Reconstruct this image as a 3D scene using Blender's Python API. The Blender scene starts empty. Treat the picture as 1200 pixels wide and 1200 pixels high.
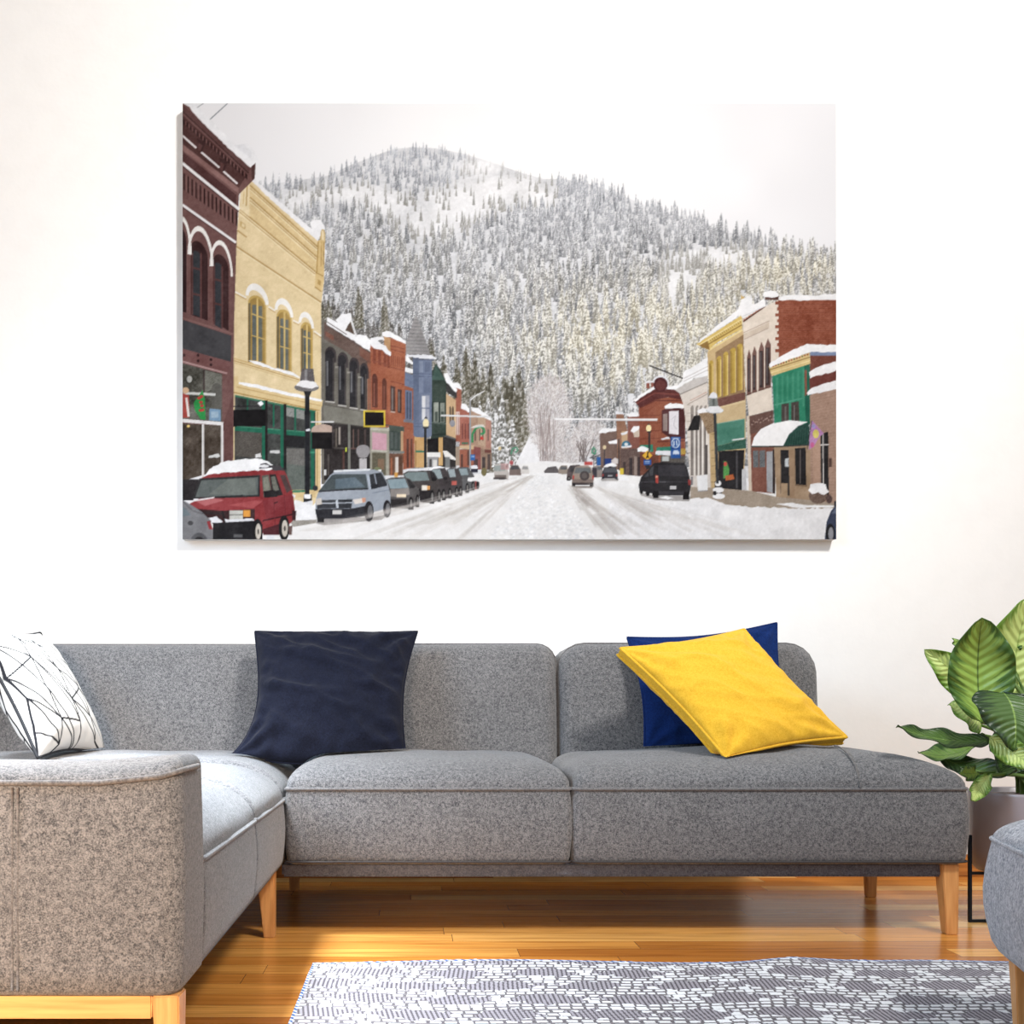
# ---------------------------------------------------------------- the printed picture on the canvas
import numpy as np, math, random
PX0, PY0, PW, PH, SS = 214.0, 121.0, 766, 511, 3

def paint_print():
    rs = np.random.RandomState(7)
    HH, WW = PH*SS, PW*SS
    A = np.zeros((HH, WW, 3), np.float32)
    fine = rs.normal(0, 1, (HH, WW)).astype(np.float32)
    fine = (fine + np.roll(fine, 1, 0) + np.roll(fine, 1, 1) + np.roll(np.roll(fine, 1, 0), 1, 1))/2
    def smooth_noise(cell):
        gh, gw = int(HH/cell)+3, int(WW/cell)+3
        g = rs.normal(0, 1, (gh, gw))
        y = np.arange(HH)/cell; x = np.arange(WW)/cell
        yi = y.astype(int); xi = x.astype(int); fy = (y-yi)[:, None]; fx = (x-xi)[None]
        fy = fy*fy*(3-2*fy); fx = fx*fx*(3-2*fx)
        a = g[yi][:, xi]; b = g[yi][:, xi+1]; c = g[yi+1][:, xi]; d = g[yi+1][:, xi+1]
        return ((a*(1-fx)+b*fx)*(1-fy)+(c*(1-fx)+d*fx)*fy).astype(np.float32)
    n12, n40, n120 = smooth_noise(9), smooth_noise(36), smooth_noise(150)
    def tile(x0, y0, s):
        return lambda pts: [(x0+x/s, y0+y/s) for x, y in pts]
    def to_ss(pts):
        return [((x-PX0)*SS, (y-PY0)*SS) for x, y in pts]
    def mask(pts):
        p = to_ss(pts)
        xs = [q[0] for q in p]; ys = [q[1] for q in p]
        x0, x1 = max(0, int(min(xs))), min(WW, int(max(xs))+2)
        y0, y1 = max(0, int(min(ys))), min(HH, int(max(ys))+2)
        if x1 <= x0 or y1 <= y0: return None
        X = (np.arange(x0, x1)+.5)[None]; Y = (np.arange(y0, y1)+.5)[:, None]
        m = np.zeros((y1-y0, x1-x0), bool)
        for i in range(len(p)):
            (ax, ay), (bx, by) = p[i], p[i-1]
            if ay == by: continue
            m ^= ((ay > Y) != (by > Y)) & (X < (bx-ax)*(Y-ay)/(by-ay)+ax)
        return m, x0, x1, y0, y1
    def fill(mk, col, noise=6, alpha=1.0, col2=None, ax='y', coarse=4):
        if mk is None: return
        m, x0, x1, y0, y1 = mk
        reg = A[y0:y1, x0:x1]
        c = np.empty(reg.shape, np.float32); c[:] = col
        if col2 is not None:
            n = (y1-y0) if ax == 'y' else (x1-x0)
            t = np.linspace(0, 1, n, dtype=np.float32)
            t = t[:, None, None] if ax == 'y' else t[None, :, None]
            c = c*(1-t)+np.array(col2, np.float32)*t
        c = c + (fine[y0:y1, x0:x1]*noise*.65 + n12[y0:y1, x0:x1]*coarse*.8 + n40[y0:y1, x0:x1]*coarse)[..., None]
        a = (m*alpha)[..., None]
        A[y0:y1, x0:x1] = reg*(1-a)+c*a
    def P(T, pts, col, **k): fill(mask(T(pts)), col, **k)
    def L(T, pts, w, col, **k):
        q = T(pts); s = T([(0, 0), (1, 0)]); w = w*(s[1][0]-s[0][0])/2
        for (x0, y0), (x1, y1) in zip(q, q[1:]):
            d = math.hypot(x1-x0, y1-y0) or 1
            nx, ny = -(y1-y0)/d*w, (x1-x0)/d*w
            fill(mask([(x0+nx, y0+ny), (x1+nx, y1+ny), (x1-nx, y1-ny), (x0-nx, y0-ny)]), col, **k)
    def E(T, cx, cy, rx, ry, col, a0=0, a1=360, **k):
        P(T, [(cx+rx*math.cos(math.radians(a)), cy+ry*math.sin(math.radians(a))) for a in np.linspace(a0, a1, 28)], col, **k)
    def R(T, x0, y0, x1, y1, col, **k): P(T, [(x0, y0), (x1, y0), (x1, y1), (x0, y1)], col, **k)
    def blob(T, pts, col, amp=6, **k):       # lumpy outline (snow)
        out = []
        for i in range(len(pts)):
            (x0, y0), (x1, y1) = pts[i], pts[(i+1) % len(pts)]
            d = math.hypot(x1-x0, y1-y0); n = max(1, int(d/14))
            for j in range(n):
                t = j/n; o = amp*(rs.rand()-.5)
                out.append((x0+(x1-x0)*t+o, y0+(y1-y0)*t+amp*(rs.rand()-.5)))
        P(T, out, col, **k)
    def arch(x0, x1, yt0, yt1, yb0, yb1, h):   # arched window outline, sides x0..x1, springing yt, bottom yb
        pts = [(x0, yb0)]
        for a in np.linspace(0, math.pi, 11):
            t = (1-math.cos(a))/2
            pts.append((x0+(x1-x0)*t, yt0+(yt1-yt0)*t-h*math.sin(a)))
        return pts+[(x1, yb1)]
    I = lambda pts: pts
    t1, t2, t3, t4 = tile(200, 110, 4.445), tile(200, 370, 4.445), tile(380, 370, 4.445), tile(580, 370, 4.445)
    t5, t6, t7 = tile(780, 330, 3.871), tile(300, 150, 3.529), tile(600, 150, 3.077)
    SNOW, SNOW2 = (243, 243, 246), (226, 227, 234)

    # ---- sky
    yy = np.linspace(0, 1, HH)[:, None]; xx = np.linspace(0, 1, WW)[None]
    base = np.array([239, 239, 244], np.float32)
    glow = np.exp(-(((xx-.5)/.28)**2+((yy-.12)/.22)**2))
    A[:] = base + (glow*13)[..., None] + (n120*1.6)[..., None]
    A[..., 2] -= (glow*3)

    # ---- mountain
    ridge = [(300, 222), (308, 217), (342, 213), (385, 206), (413, 193), (437, 184), (461, 175), (484, 173), (510, 174), (546, 181), (583, 193),
             (612, 203), (637, 210), (660, 210), (681, 213), (710, 222), (740, 234), (779, 250), (811, 257), (845, 270), (876, 278), (905, 287), (940, 296), (982, 306)]
    rx = np.array([r[0] for r in ridge]); ry = np.array([r[1] for r in ridge])
    P(I, ridge+[(982, 560), (300, 560)], (218, 219, 224), noise=7, coarse=6)
    clear = [(398, 231, 38, 9), (425, 226, 25, 8), (455, 240, 24, 14), (505, 262, 34, 16), (545, 240, 40, 18), (572, 222, 34, 15), (600, 222, 36, 15), (565, 197, 24, 8), (632, 232, 16, 10),
             (845, 300, 45, 8), (800, 330, 22, 18), (350, 236, 16, 12), (860, 312, 30, 10), (790, 345, 10, 20)]
    for c in clear:
        for q in (1.15, .9, .65): E(I, c[0], c[1], c[2]*q, c[3]*q, (240, 240, 243), alpha=.4, noise=6)
    def openness(x, y):
        return max([math.exp(-((x-c[0])/c[2])**2-((y-c[1])/c[3])**2) for c in clear])
    def sprite(seed):
        r = np.random.RandomState(seed); h, w = 120, 56
        a = np.zeros((h, w)); s = np.zeros((h, w)); c = w/2; x = np.arange(w)
        tiers = r.randint(8, 12); ph = r.rand()
        jl, jr = np.interp(np.arange(h), np.arange(0, h+6, 6), .75+.5*r.rand(h//6+1)), np.interp(np.arange(h), np.arange(0, h+6, 6), .75+.5*r.rand(h//6+1))
        g = r.rand(h//4+2, w//3+2); g = np.kron(g, np.ones((4, 3)))[:h, :w]
        g2 = r.rand(h//14+2, w//9+2); g2 = np.kron(g2, np.ones((14, 9)))[:h, :w]
        for i in range(h):
            t = i/h; sl = (t*tiers+ph) % 1; sr = (t*tiers+ph+.37) % 1
            hl = (w/2-1)*(t**.8)*(.5+.5*sl)*jl[i]; hr = (w/2-1)*(t**.8)*(.5+.5*sr)*jr[i]
            a[i] = (x > c-hl-.8) & (x < c+hr+.8)
        droop = np.abs(x-c)/(w/2)
        yy_ = np.arange(h)[:, None]/h*tiers+ph-droop[None]*1.1
        saw = yy_ % 1
        s = np.clip(.25+(.55-saw)*.7+(g-.5)*.9+(g2-.5)*.9+.25*droop[None], 0, 1)*a
        return a.astype(np.float32), s.astype(np.float32)
    sprites = [sprite(i) for i in range(22)]
    def tree(x, y, h, w, dark, snow, amt=1.0, alpha=1.0, light=0, grad=0):
        a, s = sprites[rs.randint(len(sprites))]
        X0, Y1 = (x-w/2-PX0)*SS, (y-PY0)*SS
        hh, ww = max(3, int(h*SS)), max(2, int(w*SS))
        X0, Y0 = int(X0), int(Y1)-hh
        ix = (np.arange(ww)*a.shape[1]/ww).astype(int); iy = (np.arange(hh)*a.shape[0]/hh).astype(int)
        ax0, ay0, ax1, ay1 = max(0, -X0), max(0, -Y0), min(ww, WW-X0), min(hh, HH-Y0)
        if ax1 <= ax0 or ay1 <= ay0: return
        aa = a[iy][:, ix][ay0:ay1, ax0:ax1]*alpha; ss = np.clip(s[iy][:, ix][ay0:ay1, ax0:ax1]*amt, 0, 1)
        if grad:
            vg = np.linspace(1, 0, hh)[ay0:ay1, None]**.8
            ss = np.clip(ss*(1-grad+2*grad*vg)+grad*.35*(vg-.4)*aa, 0, 1)
        if light:
            side = np.linspace(-1, 1, ww)[None, ax0:ax1]*light
            ss = np.clip(ss+side*.35, 0, 1)
        c = np.array(dark)*(1-ss[..., None])+np.array(snow)*ss[..., None]
        reg = A[Y0+ay0:Y0+ay1, X0+ax0:X0+ax1]
        A[Y0+ay0:Y0+ay1, X0+ax0:X0+ax1] = reg*(1-aa[..., None])+c*aa[..., None]
    ys = 172.0
    pts = []
    for k in range(7200):
        x = 296+rs.rand()*690; y0 = np.interp(x, rx, ry)
        y = y0+1+(rs.rand()**1.15)*(560-y0)
        pts.append((y, x, y0))
    pts.sort()
    def clump(n, x, y):
        return float(n[int(min(HH-1, max(0, (y-PY0)*SS))), int(min(WW-1, max(0, (x-PX0)*SS)))])
    for y, x, y0 in pts:
        o = openness(x, y)
        if rs.rand() < o*1.08: continue
        if y > 545: continue
        d = max(0, (y-172)/330.0)
        cl = clump(n40, x, y); c2 = clump(n120, x, y)
        if rs.rand() < .35*max(0, -cl-.6): continue
        h = (11+30*d**.95)*(.7+.6*rs.rand()); w = h*(.29+.13*rs.rand())
        if rs.rand() > min(1, (19/h)**1.0): continue
        far = max(0, min(1, 1-(y-170)/170.0))
        lit = math.exp(-(((x-800)/165)**2+((y-400)/66)**2)) + .9*math.exp(-(((x-930)/80)**2+((y-335)/30)**2)) + .5*math.exp(-(((x-700)/120)**2+((y-455)/50)**2)) + .35*math.exp(-(((x-450)/90)**2+((y-310)/50)**2)) + .25*math.exp(-(((x-620)/90)**2+((y-390)/60)**2))
        lit = min(1, lit)*(1 if rs.rand() < .62 else .15)*(.7+.3*rs.rand())
        if lit > .3: h *= 1.2; w *= 1.15
        v = rs.normal(0, 15)+c2*6
        dark = np.array([112, 114, 119])*(1-far)+np.array([160, 165, 175])*far+v
        snow = np.array([229, 229, 232])*(1-far)+np.array([230, 232, 238])*far+v*.5
        dark = dark*(1-lit)+np.array([150, 142, 120])*lit
        snow = snow*(1-lit)+np.array([252, 247, 228])*lit
        if 340 < x < 430 and y < 240 or 380 < x < 480 and 205 < y < 225:
            dark = dark-14
        fx = math.exp(-((x-592)/52)**2-((y-188)/20)**2)
        al = 1-.85*min(1, fx)
        amt = 1.06+.3*lit+.18*cl
        if o > .12: dark = np.array([150, 148, 142])+v*.5; h *= .8; w *= .7; amt *= .8
        tree(x, y+4, h, w, dark, snow, amt=amt, alpha=al, light=.5 if x > 560 else .3, grad=.25+.5*min(1, d*1.5))
    for k in range(1500):       # drifts of snow between the trees
        x = 300+rs.rand()*680; y0 = np.interp(x, rx, ry); y = y0+8+rs.rand()*(430-y0)
        if clump(n40, x, y) > -.2: continue
        E(I, x, y, .8+1.6*rs.rand(), .8+2.4*rs.rand(), (236, 236, 240), alpha=.45, noise=4)
    # valley floor and hillside dark wood, left of centre and by the street
    for k in range(260):
        x = 372+rs.rand()*135; y = 385+rs.rand()*70+(x-380)*.35
        h = 26+18*rs.rand(); v = rs.normal(0, 8)
        tree(x, y, h, h*.42, (88+v, 84+v, 80+v), (205, 203, 204), amt=.85)
    for x, y, h in sorted([(385, 395, 45), (378, 392, 40), (420, 385, 50), (450, 395, 48), (505, 440, 42), (520, 470, 55), (535, 478, 60), (546, 480, 75), (556, 500, 88), (566, 505, 75), (575, 520, 95), (560, 530, 90), (590, 540, 100), (600, 530, 90), (608, 527, 100), (583, 560, 110), (594, 560, 120), (612, 530, 85)], key=lambda q: q[1]):
        d = rs.normal(0, 7)
        tree(x, y, h, h*.33, (82+d, 77+d, 62+d), (214, 212, 208), amt=.75)
        tree(x+3, y, h*.8, h*.26, (92+d, 86+d, 68+d), (222, 220, 217), amt=.8)
    for x, y, h in [(562, 540, 70), (580, 548, 84), (588, 550, 90), (600, 545, 60), (572, 545, 80)]:
        tree(x, y, h, h*.36, (112, 110, 104), (240, 240, 242), amt=1.25)
    # snow road climbing away, then frosted broadleaf trees
    P(I, [(622, 508), (632, 508), (640, 560), (596, 560)], (238, 237, 240), noise=5)
    for (cx, cy, rx_, ry_, n, c) in [(643, 485, 27, 46, 1500, 0), (646, 520, 16, 30, 400, -12), (690, 513, 22, 22, 700, 0), (668, 530, 16, 16, 350, 2)]:
        E(I, cx, cy, rx_*.9, ry_*.95, (214+c, 206+c, 205+c), alpha=.62, noise=9)
        for k in range(n):
            a = rs.rand()*6.283; r = math.sqrt(rs.rand())
            x, y = cx+rx_*r*math.cos(a), cy+ry_*r*math.sin(a)
            an = math.atan2(y-(cy+ry_), (x-cx)*1.4)+rs.normal(0, .5); l = 2+3*rs.rand()
            cc = [(236, 232, 232), (190, 180, 178), (224, 217, 216), (165, 152, 148)][rs.randint(4)]
            L(I, [(x, y), (x+l*math.cos(an), y+l*math.sin(an))], .55, cc, noise=3, alpha=.8)
    for k in range(26):
        x = 632+rs.rand()*20
        L(I, [(x, 540), (x+rs.normal(0, 5), 500-rs.rand()*30)], .7, (150, 132, 128), alpha=.6)
    for k in range(14):
        x = 678+rs.rand()*10
        L(I, [(x, 541), (x+rs.normal(0, 9), 512+rs.rand()*8)], .8, (105, 92, 90), alpha=.7)

    # ---- snowy ground of the street
    P(I, [(214, 640), (214, 590), (345, 580), (580, 553), (612, 543), (640, 540), (700, 545), (790, 556), (982, 585), (982, 640)], (238, 236, 236), noise=4, coarse=2.5)

    # ================= left side, far to near
    # far shops
    P(t3, [(765, 490), (868, 545), (872, 790), (765, 795)], (176, 140, 116), noise=8)
    P(t3, [(800, 520), (840, 530), (840, 680), (800, 670)], (190, 158, 130), noise=8)
    P(t3, [(842, 540), (870, 548), (870, 690), (842, 690)], (180, 125, 108), noise=8)
    for x in (783, 806, 822, 850): R(t3, x, 590, x+8, 650, (120, 92, 82))
    P(t3, [(776, 680), (815, 685), (815, 800), (776, 800)], (140, 75, 72)); P(t3, [(815, 690), (870, 700), (870, 800), (815, 800)], (150, 120, 100), noise=10)
    R(t3, 822, 735, 838, 805, (70, 60, 60)); R(t3, 850, 720, 866, 800, (90, 75, 72)); R(t3, 780, 745, 800, 800, (75, 55, 55))
    R(t3, 835, 697, 870, 712, (120, 70, 62)); E(t3, 832, 812, 14, 22, (120, 110, 70))
    blob(t3, [(765, 478), (800, 480), (868, 530), (865, 545), (800, 510), (765, 495)], SNOW)
    P(t3, [(708, 480), (765, 505), (765, 675), (705, 675)], (172, 98, 82), noise=9)
    for x in (716, 732, 748): R(t3, x, 560, x+7, 640, (130, 70, 62))
    blob(t3, [(708, 455), (740, 460), (765, 488), (765, 505), (708, 480)], SNOW)
    P(t3, [(705, 675), (780, 672), (780, 695), (705, 690)], (205, 172, 130)); P(t3, [(705, 695), (778, 695), (778, 790), (705, 790)], (160, 88, 66), noise=9)
    R(t3, 712, 720, 722, 788, (80, 55, 50)); R(t3, 745, 700, 757, 780, (95, 60, 52))
    P(t3, [(683, 370), (715, 378), (710, 655), (683, 655)], (165, 92, 72), noise=9)
    blob(t3, [(664, 345), (700, 350), (716, 372), (716, 385), (690, 378), (664, 365)], SNOW)
    R(t3, 684, 500, 705, 620, (235, 225, 220), alpha=.8); R(t3, 690, 505, 694, 618, (150, 90, 75)); R(t3, 698, 505, 701, 618, (150, 90, 75))
    P(t3, [(636, 405), (686, 440), (686, 645), (618, 620)], (206, 168, 124), noise=7)
    for x in (652, 666): P(t3, arch(x, x+9, 480, 485, 560, 565, 12), (95, 78, 62))
    P(t3, [(632, 330), (690, 395), (690, 430), (636, 395)], (60, 58, 58), noise=9)
    blob(t3, [(624, 300), (640, 300), (695, 385), (690, 402), (636, 345)], SNOW); E(t3, 668, 560, 14, 18, (140, 140, 150))
    P(t3, [(612, 625), (686, 640), (686, 790), (612, 790)], (52, 48, 48), noise=8)
    P(t3, [(617, 703), (640, 703), (686, 742), (686, 752), (630, 738)], (235, 232, 228)); R(t3, 630, 735, 655, 790, (120, 122, 122))
    P(t3, [(622, 615), (685, 637), (685, 645), (620, 628)], (95, 95, 95)); R(t3, 684, 680, 706, 780, (160, 140, 120))
    # dark green house
    P(t3, [(556, 300), (582, 250), (606, 280), (636, 345), (636, 620), (600, 640), (556, 640)], (52, 66, 58), noise=7)
    P(t3, [(560, 335), (580, 252), (630, 335)], (66, 92, 84)); P(t3, [(560, 445), (632, 448), (632, 560), (562, 560)], (40, 52, 47))
    R(t3, 570, 450, 596, 552, (150, 156, 145), noise=12); R(t3, 604, 452, 628, 555, (128, 134, 124), noise=12); R(t3, 576, 500, 592, 550, (70, 80, 72)); R(t3, 608, 500, 624, 552, (64, 74, 66))
    L(t3, [(560, 555), (635, 562)], 6, (90, 102, 95)); L(t3, [(560, 620), (636, 615)], 8, (40, 50, 46))
    P(t3, [(536, 640), (615, 635), (615, 785), (536, 785)], (30, 28, 30)); R(t3, 596, 632, 618, 780, (205, 160, 98))
    R(t3, 532, 710, 606, 736, (232, 230, 228)); R(t3, 536, 738, 594, 785, (150, 150, 152)); R(t3, 548, 745, 560, 785, (70, 66, 66)); R(t3, 566, 750, 586, 785, (215, 212, 208))
    # blue turret house
    P(t3, [(412, 290), (486, 318), (470, 378), (412, 362)], (108, 122, 152)); P(t3, [(410, 360), (468, 380), (470, 790), (412, 800)], (160, 86, 60), noise=9)
    P(t3, [(422, 385), (458, 392), (458, 545), (422, 545)], (104, 116, 146)); R(t3, 430, 395, 437, 535, (70, 76, 96)); R(t3, 445, 398, 452, 538, (70, 76, 96))
    L(t3, [(412, 545), (468, 552)], 14, (120, 120, 130)); R(t3, 430, 640, 442, 790, (90, 55, 48)); R(t3, 450, 640, 460, 790, (95, 60, 50))
    blob(t3, [(416, 268), (440, 268), (486, 292), (484, 308), (418, 288)], SNOW); blob(t3, [(414, 205), (440, 215), (465, 245), (460, 255), (414, 228)], SNOW)
    P(t3, [(462, 210), (562, 212), (560, 625), (535, 634), (490, 634), (465, 622)], (106, 119, 148), noise=6); P(t3, [(462, 215), (492, 215), (496, 634), (466, 622)], (88, 100, 128), alpha=.6)
    for y in (300, 315, 560, 575): L(t3, [(463, y), (560, y+3)], 4, (86, 97, 126))
    R(t3, 496, 235, 516, 295, (126, 138, 164)); R(t3, 524, 240, 552, 292, (96, 108, 136)); R(t3, 494, 320, 516, 400, (120, 132, 160)); R(t3, 522, 325, 556, 400, (98, 110, 138))
    R(t3, 506, 412, 550, 545, (138, 146, 168)); R(t3, 510, 418, 528, 540, (218, 218, 222)); R(t3, 532, 418, 546, 540, (160, 165, 182)); L(t3, [(506, 480), (550, 482)], 5, (104, 116, 146))
    P(t3, [(470, 630), (535, 634), (535, 790), (472, 790)], (204, 158, 96)); R(t3, 474, 650, 480, 785, (160, 115, 70))
    P(t3, [(474, 0), (482, 0), (515, 90), (554, 208), (400, 203), (445, 85)], (152, 149, 149), noise=10)
    for k in range(11):
        y = 20+k*18; hw = 4+y*.36
        L(t3, [(474-hw, y), (480+hw, y+2)], 3.5, (116, 112, 114), noise=10)
    P(t3, [(500, 60), (554, 208), (500, 206)], (128, 125, 127), alpha=.35)
    blob(t3, [(430, 200), (560, 205), (585, 216), (580, 226), (500, 222), (430, 214)], SNOW2, amp=8); L(t3, [(464, 224), (574, 230)], 8, (92, 98, 118))
    # brick pair
    P(t3, [(238, 150), (345, 200), (345, 580), (238, 585)], (166, 88, 60), noise=10); P(t3, [(310, 100), (426, 145), (412, 575), (338, 575)], (170, 92, 62), noise=10)
    P(t3, [(310, 105), (345, 115), (345, 200), (318, 190)], (196, 148, 100))
    for y in (160, 178, 272, 345): L(t3, [(345, y-5), (420, y+14)], 5, (138, 70, 50))
    for x in range(350, 418, 11): L(t3, [(x, 205+(x-350)*.2), (x, 260+(x-350)*.2)], 4, (134, 66, 48))
    for x in (255, 282, 310, 328): P(t3, [(x, 165+(x-250)*.3), (x+14, 170+(x-250)*.3), (x+14, 250+(x-250)*.3), (x, 245+(x-250)*.3)], (138, 68, 50), noise=8)
    P(t3, arch(250, 278, 325, 332, 475, 478, 28), (98, 52, 42)); P(t3, arch(302, 326, 346, 352, 488, 490, 24), (104, 56, 44)); R(t3, 258, 350, 264, 470, (150, 84, 64)); R(t3, 309, 365, 314, 482, (150, 84, 64))
    P(t3, [(345, 362), (371, 370), (371, 498), (345, 494)], (84, 56, 50)); P(t3, [(382, 380), (404, 386), (402, 508), (382, 503)], (84, 56, 50)); R(t3, 352, 378, 358, 490, (140, 135, 130)); R(t3, 388, 395, 393, 498, (140, 135, 130))
    L(t3, [(345, 498), (371, 503)], 6, (190, 170, 158)); L(t3, [(238, 487), (330, 510)], 6, (140, 72, 52)); L(t3, [(250, 230), (345, 262)], 6, (140, 72, 52))
    blob(t3, [(300, 85), (325, 78), (360, 90), (428, 130), (424, 148), (345, 112), (305, 105)], SNOW); blob(t3, [(240, 118), (275, 108), (310, 105), (312, 125), (280, 130), (318, 160), (346, 190), (345, 208), (320, 198), (300, 175), (262, 168), (245, 150)], SNOW, amp=9)
    P(t3, [(338, 568), (416, 578), (416, 605), (338, 600)], (76, 86, 78)); P(t3, [(338, 598), (412, 605), (412, 705), (338, 700)], (62, 74, 68)); R(t3, 345, 605, 360, 690, (84, 92, 90)); R(t3, 368, 608, 382, 692, (80, 88, 86)); R(t3, 388, 610, 396, 694, (78, 86, 84)); R(t3, 398, 600, 412, 720, (190, 150, 110))
    L(t3, [(338, 706), (418, 710)], 12, (120, 122, 118)); P(t3, [(338, 716), (412, 718), (410, 830), (338, 830)], (112, 76, 58), noise=12); R(t3, 346, 740, 356, 830, (160, 90, 60)); R(t3, 370, 735, 386, 815, (214, 204, 196)); R(t3, 392, 728, 404, 825, (96, 66, 52)); R(t3, 366, 815, 384, 838, (215, 150, 60))
    P(t3, [(240, 578), (340, 585), (340, 830), (240, 840)], (156, 152, 136)); P(t3, [(250, 605), (326, 614), (326, 700), (250, 696)], (206, 152, 168)); L(t3, [(240, 588), (340, 594)], 12, (182, 178, 162)); L(t3, [(246, 700), (328, 706)], 8, (190, 186, 172)); P(t3, [(250, 712), (322, 714), (322, 828), (250, 832)], (98, 92, 74), noise=14); R(t3, 280, 745, 312, 800, (150, 105, 78), alpha=.6); E(t3, 278, 800, 20, 14, (120, 128, 92)); R(t3, 282, 800, 298, 812, (235, 235, 235))
    # grey stone block
    P(t3, [(-14, 14), (0, 20), (120, 95), (242, 185), (240, 845), (0, 875), (-14, 875)], (112, 107, 98), noise=8)
    P(t3, [(0, 30), (120, 100), (242, 190), (240, 330), (190, 262), (120, 190), (0, 120)], (108, 86, 78), noise=10); P(t3, [(225, 240), (241, 250), (239, 490), (225, 490)], (160, 92, 66), alpha=.8); P(t3, [(185, 160), (242, 196), (240, 250), (185, 205)], (140, 78, 60), alpha=.6)
    P(t3, [(8, 80), (50, 105), (50, 130), (8, 105)], (150, 82, 62), alpha=.6)
    for x0, x1, yt, yb in ((8, 60, 200, 445), (74, 122, 228, 465), (134, 180, 256, 478), (190, 228, 284, 488)):
        P(t3, arch(x0-4, x1+4, yt, yt+6, yt+40, yt+44, 42), (66, 58, 60)); P(t3, arch(x0, x1-6, yt+6, yt+10, yb-4, yb, 32), (44, 42, 46)); R(t3, x0+4, yt+35, x0+14, yb-80, (104, 104, 108)); L(t3, [(x0-2, yb), (x1-4, yb+6)], 6, (190, 186, 182)); R(t3, x1-14, yt+20, x1-8, yb-6, (84, 76, 74))
    for x0, yt in ((60, 262), (122, 290), (180, 315)): R(t3, x0-2, yt, x0+14, yt+10, (150, 145, 136))
    P(t3, [(0, 462), (240, 506), (240, 582), (0, 550)], (124, 121, 111)); L(t3, [(0, 550), (240, 582)], 6, (80, 76, 70)); L(t3, [(0, 462), (240, 505)], 4, (90, 86, 80))
    P(t3, [(0, 556), (125, 568), (125, 840), (0, 855)], (52, 46, 46), noise=9); P(t3, [(138, 570), (238, 582), (238, 840), (138, 840)], (48, 43, 43), noise=9)
    R(t3, 124, 562, 137, 835, (122, 122, 114)); R(t3, 60, 585, 68, 690, (110, 100, 90)); R(t3, 75, 580, 86, 670, (160, 150, 140)); L(t3, [(0, 685), (120, 690)], 8, (84, 78, 74)); L(t3, [(138, 690), (238, 692)], 8, (96, 70, 66)); R(t3, 175, 590, 182, 690, (92, 72, 68)); R(t3, 210, 590, 216, 690, (92, 72, 68)); R(t3, 20, 720, 26, 830, (90, 82, 78)); R(t3, 96, 700, 106, 800, (92, 62, 56)); R(t3, 111, 685, 119, 708, (200, 215, 50)); R(t3, 150, 590, 156, 690, (110, 84, 76)); R(t3, 0, 800, 12, 830, (220, 220, 220))
    P(t3, [(108, 85), (140, 22), (165, 118), (158, 128)], (98, 78, 66)); blob(t3, [(12, 8), (70, 35), (58, 25), (95, -12), (140, -12), (142, 20), (112, 75), (170, 105), (240, 160), (242, 188), (168, 140), (100, 98), (14, 45)], SNOW, amp=8); blob(t3, [(165, 100), (220, 100), (245, 130), (240, 160), (180, 120)], SNOW, amp=8); L(t3, [(142, 25), (168, 110)], 10, (225, 225, 228)); L(t3, [(20, 52), (100, 102), (240, 192)], 4, (78, 66, 62)); L(t3, [(10, 28), (118, 98)], 4, (84, 72, 66))
    # sign with yellow frame
    P(t3, [(204, 492), (318, 492), (320, 580), (206, 580)], (216, 184, 40), noise=3); P(t3, [(213, 501), (310, 502), (311, 571), (214, 571)], (26, 20, 22), noise=2); R(t3, 318, 566, 340, 572, (90, 84, 80))
    # ---- cream building
    P(t1, [(365, 520), (415, 448), (772, 765), (806, 750), (800, 980), (786, 1095), (786, 1700), (780, 2200), (340, 2200), (315, 1930), (335, 1000), (342, 790)], (231, 205, 154), noise=6, coarse=4)
    P(t1, [(415, 465), (765, 785), (755, 930), (415, 640)], (224, 192, 130), alpha=.6, noise=10)
    OC = (184, 146, 78)
    for a, b, w in (((415, 478), (766, 797), 7), ((415, 492), (764, 808), 4), ((415, 540), (762, 850), 7), ((415, 555), (760, 862), 4), ((358, 598), (755, 926), 7), ((358, 614), (752, 938), 4), ((345, 796), (786, 1086), 7)):
        L(t1, [a, b], w, OC, noise=4); L(t1, [(a[0], a[1]+9), (b[0], b[1]+9)], 5, (242, 222, 178), noise=4)
    P(t1, [(366, 520), (412, 462), (410, 640), (360, 600)], (236, 214, 168)); L(t1, [(400, 480), (396, 585)], 6, OC); L(t1, [(383, 510), (380, 575)], 5, (214, 180, 116)); P(t1, [(364, 662), (392, 682), (390, 708), (362, 690)], (200, 165, 98)); P(t1, [(372, 672), (388, 683), (387, 700), (371, 690)], (234, 210, 160)); L(t1, [(350, 712), (398, 748)], 7, OC)
    P(t1, [(768, 765), (806, 752), (798, 975), (786, 1030), (752, 1005), (756, 930)], (222, 188, 122)); L(t1, [(770, 770), (762, 935)], 6, OC); L(t1, [(788, 770), (784, 900)], 5, OC); L(t1, [(800, 770), (796, 890)], 4, (160, 124, 66)); L(t1, [(756, 930), (796, 950)], 7, OC); P(t1, [(768, 965), (784, 975), (782, 1000), (766, 990)], OC); L(t1, [(752, 1005), (786, 1030)], 7, OC)
    P(t1, arch(780, 806, 715, 735, 760, 765, 26), (206, 170, 100)); P(t1, arch(787, 802, 722, 738, 760, 765, 18), (238, 216, 170))
    blob(t1, [(418, 448), (442, 450), (580, 570), (735, 705), (728, 668), (750, 655), (782, 660), (802, 690), (804, 712), (788, 706), (780, 740), (770, 768), (640, 655), (500, 530)], (240, 240, 244), amp=5)
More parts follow.
